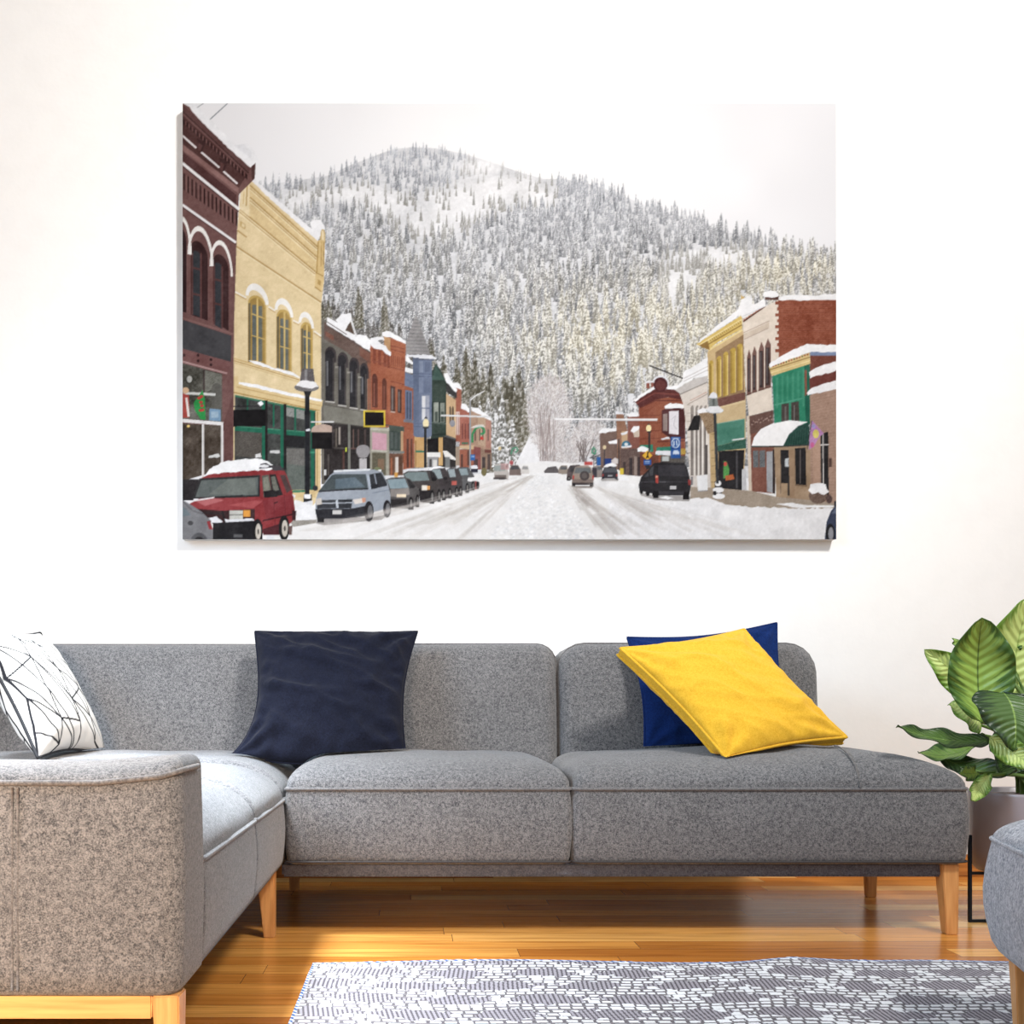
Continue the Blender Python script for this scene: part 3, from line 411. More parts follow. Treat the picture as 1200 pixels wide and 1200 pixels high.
    P(t4, [(756, 672), (822, 670), (824, 708), (742, 706)], (44, 132, 102)); blob(t4, [(742, 690), (760, 675), (800, 690), (815, 704), (745, 708)], SNOW, amp=5); P(t4, [(842, 684), (918, 680), (965, 690), (965, 728), (836, 724)], (44, 130, 104)); blob(t4, [(838, 705), (880, 700), (918, 706), (918, 728), (836, 722)], SNOW2, amp=5)
    P(t4, [(756, 710), (850, 726), (850, 830), (756, 830)], (118, 66, 50), noise=10); R(t4, 862, 728, 990, 775, (90, 84, 80), noise=16); R(t4, 870, 730, 905, 755, (190, 196, 196)); P(t4, [(958, 690), (992, 690), (992, 720), (965, 722)], (190, 150, 60), noise=30)
    L(t4, [(803, 600), (803, 705)], 9, (44, 44, 48)); E(t4, 800, 585, 14, 18, (244, 224, 160)); R(t4, 792, 600, 812, 608, (50, 50, 52)); P(t4, [(794, 568), (800, 558), (806, 568)], (60, 60, 60))
    P(t4, [(793, 700), (820, 727), (793, 752), (766, 727)], (238, 176, 40), noise=3); L(t4, [(795, 714), (794, 728), (788, 740)], 6, (40, 34, 26)); L(t4, [(794, 728), (801, 740)], 5, (40, 34, 26)); E(t4, 796, 711, 4, 4, (40, 34, 26)); R(t4, 774, 748, 813, 776, (40, 88, 172), noise=3); R(t4, 780, 756, 806, 760, (170, 195, 230)); R(t4, 780, 766, 806, 769, (170, 195, 230))
    P(t4, [(800, 262), (806, 256), (988, 326), (985, 332)], (60, 56, 58)); L(t4, [(310, 537), (846, 540)], 9, (238, 237, 239)); L(t4, [(500, 545), (846, 546)], 3, (170, 165, 168))
    R(t4, 914, 630, 966, 741, (34, 84, 164), noise=3); E(t4, 940, 662, 22, 26, (206, 220, 240)); E(t4, 940, 662, 17, 21, (34, 84, 164)); L(t4, [(932, 650), (932, 676)], 6, (206, 220, 240)); L(t4, [(944, 648), (948, 676)], 6, (206, 220, 240)); R(t4, 926, 706, 958, 722, (200, 214, 238)); R(t4, 930, 700, 952, 708, (200, 214, 238)); E(t4, 933, 723, 4, 4, (34, 84, 164)); E(t4, 950, 723, 4, 4, (34, 84, 164)); R(t4, 920, 634, 960, 638, (150, 180, 225)); L(t4, [(914, 690), (966, 690)], 3, (24, 64, 134))
    # stone bank
    P(t5, [(60, 500), (190, 430), (192, 590), (235, 640), (235, 935), (112, 935), (96, 680), (80, 560)], (220, 209, 199), noise=7)
    for k in range(10): L(t5, [(96, 560+k*36), (112, 560+k*36)], 2.5, (170, 160, 150))
    P(t5, [(40, 490), (60, 470), (190, 420), (190, 452), (70, 512)], (200, 194, 190)); L(t5, [(62, 512), (190, 455)], 5, (150, 142, 136)); L(t5, [(100, 556), (190, 508)], 4, (166, 150, 140)); L(t5, [(110, 540), (186, 500)], 6, (196, 150, 130), alpha=.5)
    for x in (112, 134, 152, 172): P(t5, arch(x, x+14, 580, 570, 900, 905, 14), (150, 140, 132)); R(t5, x+4, 600, x+9, 880, (120, 110, 106))
    for x in (128, 146, 165, 184): R(t5, x-2, 570, x+5, 890, (232, 224, 216))
    P(t5, [(98, 676), (128, 608), (158, 604), (150, 672)], (38, 36, 38)); R(t5, 176, 740, 190, 920, (92, 84, 82)); P(t5, [(100, 880), (235, 870), (235, 935), (108, 935)], (208, 198, 190)); blob(t5, [(40, 486), (78, 445), (76, 412), (120, 385), (190, 345), (192, 425), (130, 438), (70, 470), (48, 492)], SNOW, amp=7); L(t5, [(80, 440), (190, 384)], 4, (206, 200, 200)); L(t5, [(80, 452), (190, 400)], 3, (190, 184, 184))
    P(t4, [(985, 545), (1070, 520), (1070, 600), (1000, 598)], (38, 36, 38), alpha=0)
    # ochre building
    P(t5, [(188, 318), (350, 215), (362, 520), (362, 760), (348, 945), (232, 935), (200, 610)], (208, 176, 122), noise=7)
    P(t5, [(225, 320), (352, 240), (356, 500), (235, 535)], (156, 122, 84), noise=8)
    P(t5, [(138, 284), (345, 152), (346, 214), (235, 275), (192, 310)], (222, 188, 96), noise=6); L(t5, [(150, 290), (345, 172)], 6, (246, 222, 150)); L(t5, [(165, 300), (345, 196)], 6, (160, 124, 54)); L(t5, [(192, 312), (346, 220)], 8, (236, 210, 140))
    for k in range(16): x = 200+k*9; L(t5, [(x, 262-k*5.6), (x+6, 272-k*5.6)], 4, (166, 130, 58))
    P(t5, [(150, 290), (190, 268), (200, 310), (185, 305)], (150, 112, 52)); P(t5, [(340, 60), (375, 85), (375, 125), (345, 130)], (216, 180, 110))
    for x0, x1, yt, yb in ((196, 215, 372, 515), (230, 252, 352, 526), (260, 283, 333, 520), (291, 318, 315, 508), (322, 348, 296, 496)): P(t5, arch(x0, x1, yt, yt-6, yb, yb-6, 12), (196, 160, 62), noise=5); L(t5, [(x0+4, yt), (x0+4, yb)], 4, (138, 106, 42)); L(t5, [(x1-3, yt), (x1-3, yb-6)], 4, (226, 196, 110)); R(t5, x0+8, yt+10, x0+12, yb-10, (170, 134, 48))
    P(t5, [(234, 532), (360, 500), (360, 540), (234, 570)], (122, 78, 68), noise=9); L(t5, [(232, 575), (362, 540)], 10, (222, 196, 146)); P(t5, [(220, 580), (362, 545), (362, 625), (225, 640)], (206, 178, 130)); P(t5, [(228, 645), (358, 622), (358, 712), (230, 746)], (70, 134, 114)); L(t5, [(228, 645), (358, 622)], 4, (120, 168, 150))
    P(t5, [(232, 746), (362, 712), (364, 755), (236, 768)], (48, 96, 80), noise=16); L(t5, [(300, 718), (356, 710)], 6, (230, 230, 232)); P(t5, [(238, 768), (356, 762), (348, 945), (240, 935)], (38, 36, 39)); P(t5, [(262, 812), (276, 815), (288, 850), (284, 892), (260, 892)], (70, 146, 62), noise=16); P(t5, [(268, 880), (305, 872), (312, 895), (272, 902)], (190, 92, 46), noise=12); E(t5, 270, 826, 8, 10, (210, 70, 60)); R(t5, 318, 770, 326, 935, (74, 72, 76)); P(t5, [(345, 850), (362, 845), (366, 945), (345, 945)], (196, 196, 200), noise=12)
    P(t5, [(194, 600), (226, 590), (232, 935), (204, 935)], (196, 164, 112)); P(t5, [(146, 592), (222, 594), (222, 680), (190, 690), (170, 640)], (150, 122, 92), noise=20); blob(t5, [(140, 584), (170, 574), (205, 580), (205, 592), (150, 596)], SNOW, amp=4)
    for k in range(9): L(t5, [(205, 620+k*36), (230, 618+k*36)], 3, (156, 126, 84))
    # cream building with narrow windows
    P(t5, [(348, 172), (510, 82), (512, 345), (470, 385), (486, 580), (376, 610), (366, 520)], (227, 212, 196), noise=6); L(t5, [(352, 232), (470, 178)], 4, (186, 166, 150)); P(t5, [(352, 238), (468, 184), (468, 206), (354, 258)], (210, 192, 172)); L(t5, [(354, 262), (466, 210)], 4, (184, 164, 150)); L(t5, [(350, 182), (450, 112)], 7, (96, 60, 50), noise=20)
    for k in range(9): E(t5, 355+k*11, 172-k*7.3, 3, 3, (200, 90, 60))
    for x0, x1, yt, yb in ((368, 386, 335, 510), (391, 412, 320, 500), (421, 445, 300, 490), (449, 476, 285, 480)): P(t5, [(x0, yt+10), ((x0+x1)/2, yt-28), (x1, yt), (x1, yb-6), (x0, yb)], (120, 84, 76)); R(t5, x0+4, yt+14, x1-5, yb-10, (66, 50, 50)); R(t5, x0+6, yt+20, x0+10, yb-20, (112, 108, 110)); L(t5, [(x0-2, yb+4), (x1+2, yb-4)], 6, (104, 70, 62))
    P(t5, [(376, 610), (486, 582), (486, 668), (380, 694)], (108, 76, 68), noise=9)
    for k in range(26): E(t5, 388+k*3.7, 640-k*.9+8*math.sin(k*1.3), 4, 4, (160, 130, 120) if k % 2 else (92, 62, 56))
    P(t5, [(366, 610), (378, 606), (392, 950), (376, 945)], (214, 196, 176)); P(t5, [(384, 690), (490, 670), (490, 960), (390, 950)], (132, 78, 64), noise=8); P(t5, [(395, 766), (450, 764), (450, 840), (396, 842)], (104, 108, 112), noise=18); L(t5, [(422, 765), (422, 842)], 5, (120, 74, 62)); P(t5, [(456, 770), (486, 768), (486, 958), (458, 952)], (160, 162, 168), noise=8); P(t5, [(484, 760), (496, 760), (496, 962), (484, 958)], (58, 46, 46))
    P(t5, [(510, 84), (775, 84), (775, 295), (655, 300), (512, 345)], (152, 76, 52), noise=13, coarse=7)
    for k in range(24): L(t5, [(512, 92+k*10), (775, 92+k*10)], 1.5, (122, 58, 42), alpha=.6)
    for k in range(9): R(t5, 496+(k % 2)*8, 90+k*27, 516, 104+k*27, (150, 78, 56)); 
    R(t5, 450, 66, 512, 82, (92, 56, 48)); blob(t5, [(440, 66), (445, 48), (470, 40), (500, 44), (512, 62), (508, 70), (450, 72)], SNOW, amp=5); blob(t5, [(512, 70), (580, 58), (660, 64), (775, 54), (775, 84), (512, 86)], SNOW, amp=5); blob(t5, [(150, 270), (250, 185), (330, 128), (345, 82), (370, 62), (392, 76), (390, 100), (405, 105), (448, 76), (450, 112), (350, 166), (342, 150), (250, 210), (142, 280)], SNOW, amp=7); L(t5, [(345, 160), (450, 112)], 4, (216, 216, 222))
    # green building
    P(t5, [(655, 330), (775, 330), (775, 420), (650, 440)], (124, 64, 50), noise=11); P(t5, [(655, 318), (775, 318), (775, 336), (655, 336)], (122, 140, 178))
    P(t5, [(482, 430), (630, 372), (652, 372), (656, 645), (492, 645)], (40, 138, 104), noise=6)
    for k in range(12): x = 492+k*12; L(t5, [(x, 440-k*4), (x, 560+rs.rand()*80)], 3, (84, 164, 132) if k % 2 else (30, 112, 84), alpha=.7)
    P(t5, [(626, 374), (652, 372), (658, 645), (634, 645)], (26, 100, 78)); P(t5, [(628, 400), (638, 400), (640, 510), (630, 520)], (140, 78, 60)); L(t5, [(490, 560), (620, 528)], 6, (70, 160, 128)); P(t5, [(524, 556), (602, 542), (606, 638), (524, 638)], (74, 66, 62), noise=10); R(t5, 558, 545, 568, 640, (44, 140, 108)); R(t5, 580, 560, 584, 636, (120, 116, 112)); R(t5, 540, 565, 544, 636, (120, 116, 112))
    P(t5, [(466, 384), (650, 322), (656, 372), (480, 428)], (218, 188, 118)); L(t5, [(470, 400), (654, 342)], 5, (156, 122, 66)); L(t5, [(474, 414), (654, 358)], 4, (240, 216, 156))
    for k in range(15): E(t5, 474+k*12, 388-k*4.1, 4, 4, (150, 60, 50) if k % 3 else (90, 90, 60))
    blob(t5, [(465, 374), (520, 338), (580, 308), (640, 284), (775, 288), (775, 318), (660, 320), (560, 352), (470, 390)], SNOW, amp=6)
    P(t5, [(490, 740), (655, 735), (658, 990), (500, 978)], (166, 136, 106)); P(t5, [(520, 762), (556, 762), (562, 970), (522, 966)], (42, 40, 42)); P(t5, [(585, 755), (634, 752), (636, 922), (588, 918)], (40, 38, 40)); P(t5, [(522, 912), (552, 914), (552, 970), (522, 968)], (168, 138, 106)); R(t5, 606, 760, 612, 915, (100, 92, 90)); blob(t5, [(540, 800), (556, 800), (556, 840), (540, 840)], (190, 196, 200)); R(t5, 560, 760, 584, 985, (160, 128, 98)); L(t5, [(585, 922), (640, 926)], 6, (130, 102, 78))
    P(t5, [(530, 745), (552, 700), (600, 655), (648, 638), (650, 740)], (38, 78, 68))
    for k in range(10): x = 545+k*11; L(t5, [(x, 742), (x+6, 705-k*6 if k < 7 else 655)], 3, (24, 54, 48))
    P(t5, [(388, 746), (400, 705), (430, 668), (480, 644), (560, 628), (645, 636), (600, 652), (560, 688), (532, 744)], (246, 245, 247), noise=3); L(t5, [(388, 748), (532, 746), (650, 740)], 6, (60, 66, 64))
    # brick right edge
    P(t5, [(652, 515), (775, 470), (775, 1010), (658, 985)], (172, 136, 116), noise=12)
    for k in range(34): L(t5, [(655, 530+k*13), (775, 500+k*14)], 1.5, (140, 104, 88), alpha=.6)
    P(t5, [(650, 436), (775, 402), (775, 455), (652, 490)], (118, 58, 50), noise=8); blob(t5, [(648, 412), (690, 385), (775, 358), (775, 402), (652, 438)], SNOW, amp=6); blob(t5, [(638, 505), (660, 480), (775, 448), (775, 488), (642, 516)], SNOW, amp=6)
    P(t5, [(700, 690), (736, 680), (738, 972), (704, 962)], (34, 32, 34)); L(t5, [(712, 690), (714, 960)], 5, (206, 200, 196)); L(t5, [(700, 740), (740, 738)], 6, (206, 200, 196)); P(t5, [(740, 800), (752, 800), (752, 840), (740, 840)], (92, 66, 58)); P(t5, [(664, 640), (700, 660), (700, 960), (668, 950)], (186, 146, 122), alpha=.7)
    P(t5, [(662, 628), (716, 688), (694, 705), (672, 745), (648, 762), (652, 700)], (186, 128, 186), noise=14); E(t5, 680, 690, 14, 20, (222, 206, 96), noise=14); E(t5, 664, 740, 9, 12, (210, 90, 150)); E(t5, 670, 655, 8, 10, (160, 150, 210)); L(t5, [(662, 628), (640, 760)], 3, (60, 56, 58))
    # sidewalk, snow bank, small things
    P(t5, [(112, 930), (240, 935), (390, 948), (500, 975), (660, 990), (775, 1005), (775, 1032), (400, 1025), (110, 990)], (166, 149, 131), noise=9)
    blob(t5, [(-260, 985), (0, 978), (130, 985), (180, 978), (240, 1000), (330, 1018), (460, 1020), (560, 1030), (775, 1025), (775, 1175), (-260, 1175)], (239, 238, 241), amp=10, noise=7, coarse=5); blob(t5, [(500, 1008), (560, 1002), (640, 1012), (760, 1015), (760, 1022), (600, 1026)], SNOW, amp=5)
    E(t5, 690, 970, 42, 36, (112, 88, 76), noise=16); blob(t5, [(645, 945), (655, 918), (690, 910), (725, 920), (738, 952), (720, 968), (690, 955), (660, 962)], SNOW, amp=6); E(t5, 740, 985, 14, 20, (92, 70, 66), noise=16)
    P(t5, [(140, 880), (188, 874), (190, 945), (146, 950)], (232, 232, 235)); L(t5, [(146, 950), (190, 946)], 4, (150, 150, 155))
    R(t5, 222, 905, 254, 985, (54, 52, 56)); E(t5, 237, 914, 14, 13, SNOW); E(t5, 238, 944, 25, 13, SNOW); E(t5, 240, 972, 28, 13, SNOW); E(t5, 222, 958, 8, 10, (52, 50, 54))
    L(t5, [(222, 590), (226, 700), (234, 915)], 13, (60, 62, 66)); P(t5, [(200, 522), (232, 522), (240, 575), (194, 575)], (126, 132, 128), noise=12); blob(t5, [(196, 525), (204, 505), (216, 498), (228, 506), (236, 525), (226, 530)], SNOW2, amp=4); E(t5, 222, 584, 40, 14, (190, 194, 198), noise=16); blob(t5, [(184, 580), (200, 562), (240, 565), (260, 580), (250, 592), (200, 594)], (232, 233, 237), amp=6); R(t5, 212, 530, 222, 562, (90, 96, 94))
    P(t5, [(720, 1170), (728, 1090), (748, 1040), (775, 1006), (775, 1170)], (58, 66, 92)); P(t5, [(750, 1050), (775, 1020), (775, 1050)], (96, 106, 132)); E(t5, 745, 1140, 21, 44, (34, 34, 38)); E(t5, 748, 1142, 12, 30, (150, 150, 158)); R(t5, 762, 994, 775, 1018, (48, 46, 56))
    # cars on the road, right
    blob(t4, [(-140, 842), (60, 838), (220, 815), (380, 825), (560, 850), (750, 880), (750, 900), (-140, 860)], (238, 237, 238), amp=6)
    simple_car(t4, [(-4, 845), (-4, 775), (50, 768), (62, 795), (72, 815), (70, 848)], [[(-4, 780), (45, 776), (55, 806), (-4, 808)]], (192, 184, 178), (150, 160, 158)); R(t4, 30, 768, 72, 800, (190, 120, 120), alpha=.5); R(t4, 0, 828, 60, 846, (120, 108, 104)); P(t4, [(-8, 850), (40, 852), (70, 850), (50, 842), (-8, 842)], (66, 58, 58))
    simple_car(t4, [(74, 830), (76, 795), (88, 778), (120, 776), (135, 800), (136, 830)], [[(86, 782), (120, 780), (128, 798), (82, 800)]], (126, 108, 102), (80, 80, 84)); simple_car(t4, [(136, 822), (138, 792), (148, 778), (172, 780), (180, 805), (178, 822)], [[(146, 784), (170, 784), (174, 798), (142, 798)]], (214, 208, 204), (150, 150, 150))
    L(t4, [(88, 690), (84, 760)], 6, (110, 120, 112)); L(t4, [(84, 720), (92, 690), (112, 684), (120, 700), (104, 712)], 7, (70, 150, 112)); E(t4, 86, 764, 10, 12, (186, 80, 84)); E(t4, 25, 690, 8, 10, (220, 196, 140))
    simple_car(t4, [(372, 852), (378, 800), (392, 778), (440, 774), (460, 790), (462, 850)], [[(392, 784), (452, 782), (456, 808), (388, 812)]], (92, 80, 80), (66, 62, 66), [(384, 846, 9, 12)])
    P(t4, [(395, 884), (515, 884), (505, 896), (410, 896)], (150, 140, 134)); simple_car(t4, [(400, 884), (402, 834), (418, 786), (440, 780), (486, 780), (500, 790), (514, 838), (512, 886), (480, 876), (420, 876)], [[(420, 790), (494, 790), (502, 818), (412, 820)]], (152, 134, 122), (104, 108, 110)); P(t4, [(402, 850), (514, 850), (512, 872), (402, 872)], (128, 110, 102)); E(t4, 466, 832, 25, 25, (72, 64, 64)); E(t4, 466, 832, 15, 15, (96, 86, 84)); R(t4, 402, 868, 418, 888, (44, 40, 42)); R(t4, 494, 868, 512, 888, (44, 40, 42)); R(t4, 404, 830, 412, 850, (196, 60, 56)); R(t4, 506, 830, 514, 850, (196, 60, 56)); R(t4, 418, 868, 492, 880, (70, 62, 62))
    P(t4, [(550, 848), (645, 848), (640, 860), (556, 860)], (170, 164, 162)); simple_car(t4, [(556, 848), (558, 815), (570, 786), (625, 780), (638, 812), (639, 856), (622, 846), (575, 846)], [[(570, 792), (628, 790), (634, 814), (564, 816)]], (58, 56, 64), (84, 86, 94)); blob(t4, [(562, 790), (580, 772), (605, 764), (632, 774), (634, 784), (600, 784)], SNOW, amp=5); R(t4, 558, 822, 566, 836, (170, 60, 60)); R(t4, 630, 822, 638, 836, (170, 60, 60)); R(t4, 586, 828, 612, 836, (160, 160, 166))
    P(t4, [(750, 915), (830, 935), (1020, 940), (1010, 965), (840, 960), (760, 935)], (150, 144, 142), alpha=.8)
    E(t4, 762, 905, 10, 22, (30, 28, 30)); E(t4, 795, 910, 12, 28, (30, 28, 30)); E(t4, 830, 915, 14, 30, (30, 28, 30))
    P(t4, [(748, 880), (760, 840), (800, 800), (826, 766), (860, 762), (985, 764), (1000, 790), (1016, 855), (1020, 885), (1010, 935), (845, 935), (820, 925), (752, 908)], (46, 44, 48), noise=5); P(t4, [(848, 776), (988, 778), (1006, 836), (850, 832)], (60, 58, 64)); P(t4, [(776, 840), (802, 806), (826, 776), (822, 830)], (74, 74, 80)); L(t4, [(800, 806), (804, 838)], 5, (40, 38, 40)); P(t4, [(834, 828), (851, 832), (850, 872), (836, 868)], (190, 66, 58)); R(t4, 836, 832, 848, 842, (230, 160, 130)); P(t4, [(1004, 850), (1020, 855), (1018, 882), (1006, 880)], (150, 52, 50)); R(t4, 910, 884, 944, 902, (196, 194, 198)); L(t4, [(852, 862), (1004, 864)], 4, (70, 68, 74)); R(t4, 978, 915, 1010, 955, (30, 28, 30)); R(t4, 824, 910, 850, 948, (30, 28, 30)); P(t4, [(850, 912), (985, 914), (980, 932), (860, 930)], (64, 62, 68)); L(t4, [(760, 866), (830, 862)], 4, (74, 72, 78)); blob(t4, [(855, 945), (890, 938), (930, 948), (900, 955)], SNOW, amp=4); R(t4, 1020, 835, 1030, 880, (120, 116, 120)); P(t4, [(780, 780), (800, 775), (815, 790), (790, 800)], (52, 48, 52)); R(t4, 855, 862, 890, 866, (110, 108, 114))

    # ---- wheel tracks and churned snow
    def streak(a, b, w0, w1, col, n=60, al=.16):
        for k in range(n):
            t0 = rs.rand()*.8; t1_ = t0+.12+.2*rs.rand(); o = rs.normal(0, .34)
            def pt(t):
                t = min(1, t); tt = t*t
                return (a[0]+(b[0]-a[0])*tt, a[1]+(b[1]-a[1])*tt), w0+(w1-w0)*tt
            (p, w), (q, v) = pt(t0), pt(t1_)
            vx = .96; vy = -.28
            fill(mask([(p[0]+o*w, p[1]), (p[0]+(o+.22)*w, p[1]), (q[0]+(o+.22)*v, q[1]), (q[0]+o*v, q[1])]), np.array(col)+rs.normal(0, 8), alpha=al*(.5+rs.rand()), noise=4)
    streak((626, 556), (452, 632), 7, 70, (192, 183, 174)); streak((624, 557), (560, 585), 6, 30, (178, 168, 160), n=30); streak((614, 556), (376, 622), 5, 60, (206, 198, 192), n=50); streak((622, 557), (535, 632), 3, 30, (200, 192, 186), n=40)
    streak((668, 568), (736, 632), 7, 42, (186, 177, 170), n=80, al=.2); streak((694, 566), (800, 632), 8, 56, (196, 188, 182), n=60); streak((700, 572), (880, 632), 6, 60, (206, 198, 192), n=50, al=.13); streak((672, 572), (690, 595), 8, 16, (164, 154, 148), n=40, al=.2)
    for k in range(900):
        u = rs.rand(); y = 556+76*u**.8; hw = 6+70*((y-556)/76)
        x = 632+(y-556)*.05+hw*(rs.rand()-.5)*1.7
        r = .5+1.6*rs.rand()*((y-540)/90)
        E(I, x, y, r*1.3, r*.8, (250, 250, 252) if rs.rand() < .6 else (218, 219, 224), alpha=.55, noise=3)
    out = A.reshape(PH, SS, PW, SS, 3).mean((1, 3))
    lum = out @ np.array([.3, .59, .11], np.float32)
    out = lum[..., None]+(out-lum[..., None])*.80
    return np.clip(out, 0, 255)
# ---------------------------------------------------------------- the room
import bpy, bmesh
from mathutils import Vector, noise as mnoise
C = bpy.context.scene.collection
CAMH, F, VX, VY = 0.6, 1300.0, 487.0, 825.0
def at(px, py, Y):                      # the point of the place seen at a spot of the photograph, at depth Y
    return Vector(((px-VX)*Y/F, Y, CAMH-(py-VY)*Y/F))
def lin(c):
    c = np.asarray(c, float)/255
    return np.where(c <= .04045, c/12.92, ((c+.055)/1.055)**2.4)
def rgba(r, g, b): return (*[float(v) for v in lin((r, g, b))], 1)

# ---- materials
def new_mat(name):
    m = bpy.data.materials.new(name); m.use_nodes = True
    nt = m.node_tree; b = nt.nodes['Principled BSDF']
    return m, nt, b
def node(nt, t, **k):
    n = nt.nodes.new(t)
    for a, v in k.items():
        if a.startswith('in_'): n.inputs[int(a[3:])].default_value = v
        else: setattr(n, a, v)
    return n
def plain(name, col, rough=.6, metal=0, spec=.5):
    m, nt, b = new_mat(name); b.inputs['Base Color'].default_value = col; b.inputs['Roughness'].default_value = rough; b.inputs['Metallic'].default_value = metal
    b.inputs['Specular IOR Level'].default_value = spec
    return m
def ramp(nt, stops, interp='LINEAR'):
    r = node(nt, 'ShaderNodeValToRGB'); r.color_ramp.interpolation = interp
    e = r.color_ramp.elements
    while len(e) < len(stops): e.new(.5)
    for q, (p, c) in zip(e, stops): q.position = p; q.color = c
    return r
def fabric(name, c0, c1, scale=330, bump=.25, sheen=.25, blotch=.12):
    m, nt, b = new_mat(name); L = nt.links.new
    tc = node(nt, 'ShaderNodeTexCoord')
    n1 = node(nt, 'ShaderNodeTexNoise'); n1.inputs['Scale'].default_value = scale; n1.inputs['Detail'].default_value = 2; n1.inputs['Roughness'].default_value = .6
    n2 = node(nt, 'ShaderNodeTexNoise'); n2.inputs['Scale'].default_value = 9; n2.inputs['Detail'].default_value = 4
    L(tc.outputs['Object'], n1.inputs['Vector']); L(tc.outputs['Object'], n2.inputs['Vector'])
    n3 = node(nt, 'ShaderNodeTexNoise'); n3.inputs['Scale'].default_value = scale*.33; n3.inputs['Detail'].default_value = 3; n3.inputs['Roughness'].default_value = .65; L(tc.outputs['Object'], n3.inputs['Vector'])
    mf = node(nt, 'ShaderNodeMix', data_type='FLOAT'); mf.inputs[0].default_value = .42; L(n1.outputs['Fac'], mf.inputs[2]); L(n3.outputs['Fac'], mf.inputs[3])
    r = ramp(nt, [(.38, c0), (.62, c1)]); L(mf.outputs[0], r.inputs['Fac'])
    mx = node(nt, 'ShaderNodeMix', data_type='RGBA', blend_type='MULTIPLY'); mx.inputs[0].default_value = blotch*2
    r2 = ramp(nt, [(.3, (.6, .6, .6, 1)), (.7, (1, 1, 1, 1))]); L(n2.outputs['Fac'], r2.inputs['Fac'])
    L(r.outputs['Color'], mx.inputs[6]); L(r2.outputs['Color'], mx.inputs[7]); L(mx.outputs[2], b.inputs['Base Color'])
    b.inputs['Roughness'].default_value = .95; b.inputs['Specular IOR Level'].default_value = .15
    b.inputs['Sheen Weight'].default_value = sheen
    bp = node(nt, 'ShaderNodeBump'); bp.inputs['Strength'].default_value = bump; bp.inputs['Distance'].default_value = .003
    L(n1.outputs['Fac'], bp.inputs['Height']); L(bp.outputs['Normal'], b.inputs['Normal'])
    return m
def oak(name, c0, c1, axis='Z', rough=.45):
    m, nt, b = new_mat(name); L = nt.links.new
    tc = node(nt, 'ShaderNodeTexCoord'); mp = node(nt, 'ShaderNodeMapping')
    mp.inputs['Scale'].default_value = {'Z': (90, 90, 5), 'X': (5, 90, 90)}[axis]
    n1 = node(nt, 'ShaderNodeTexNoise'); n1.inputs['Scale'].default_value = 1; n1.inputs['Detail'].default_value = 5
    L(tc.outputs['Object'], mp.inputs['Vector']); L(mp.outputs['Vector'], n1.inputs['Vector'])
    r = ramp(nt, [(.35, c0), (.65, c1)]); L(n1.outputs['Fac'], r.inputs['Fac']); L(r.outputs['Color'], b.inputs['Base Color'])
    b.inputs['Roughness'].default_value = rough
    return m
def vcol_mat(name, rough=.8, spec=.2, bump=None):
    m, nt, b = new_mat(name); a = node(nt, 'ShaderNodeVertexColor'); a.layer_name = 'Print'
    nt.links.new(a.outputs['Color'], b.inputs['Base Color']); b.inputs['Roughness'].default_value = rough; b.inputs['Specular IOR Level'].default_value = spec
    if bump:
        tc = node(nt, 'ShaderNodeTexCoord'); n1 = node(nt, 'ShaderNodeTexNoise'); n1.inputs['Scale'].default_value = bump
        bp = node(nt, 'ShaderNodeBump'); bp.inputs['Strength'].default_value = .3; bp.inputs['Distance'].default_value = .002
        nt.links.new(tc.outputs['Object'], n1.inputs['Vector']); nt.links.new(n1.outputs['Fac'], bp.inputs['Height']); nt.links.new(bp.outputs['Normal'], b.inputs['Normal'])
    return m

# ---- mesh helpers
def link(name, me, mat=None, parent=None, smooth=True):
    o = bpy.data.objects.new(name, me); C.objects.link(o)
    if mat: me.materials.append(mat)
    if parent: o.parent = parent
    if smooth: me.polygons.foreach_set('use_smooth', [True]*len(me.polygons))
    return o
def pyd(name, v, f, mat=None, parent=None, smooth=True):
    me = bpy.data.meshes.new(name); me.from_pydata([tuple(p) for p in v], [], f); me.update()
    return link(name, me, mat, parent, smooth)
def thing(name, label, cat, loc=(0, 0, 0), group=None):
    o = bpy.data.objects.new(name, None); C.objects.link(o); o.location = loc; o.empty_display_size = .05
    return tag(o, label, cat, group)
def tag(o, label=None, cat=None, group=None, kind=None):
    for k, v in (('label', label), ('category', cat), ('group', group), ('kind', kind)):
        if v: o[k] = v
    return o
def child(o, root):                     # keep world coordinates under a root that only has a location
    o.parent = root; o.matrix_parent_inverse.identity()
    if o.type == 'MESH': 
        off = Vector(root_loc(root)); 
        o.data.transform(__import__('mathutils').Matrix.Translation(-off)); o.data.update()
    return o
def root_loc(o):
    v = Vector(o.location)
    while o.parent: o = o.parent; v = v+o.location
    return v
def rrect(x0, x1, y0, y1, r, n=5):
    pts = []
    r = max(1e-4, min(r, (x1-x0)/2-1e-4, (y1-y0)/2-1e-4))
    m = 14
    def seg(a, b, k): return [(a[0]+(b[0]-a[0])*i/k, a[1]+(b[1]-a[1])*i/k) for i in range(1, k)]
    cs = [((x1-r, y0+r), -90), ((x1-r, y1-r), 0), ((x0+r, y1-r), 90), ((x0+r, y0+r), 180)]
    for i, ((cx, cy), a0) in enumerate(cs):
        arc = [(cx+r*math.cos(math.radians(a0+90*j/n)), cy+r*math.sin(math.radians(a0+90*j/n))) for j in range(n+1)]
        if pts: pts += seg(pts[-1], arc[0], m)
        pts += arc
    pts += seg(pts[-1], pts[0], m)
    return pts
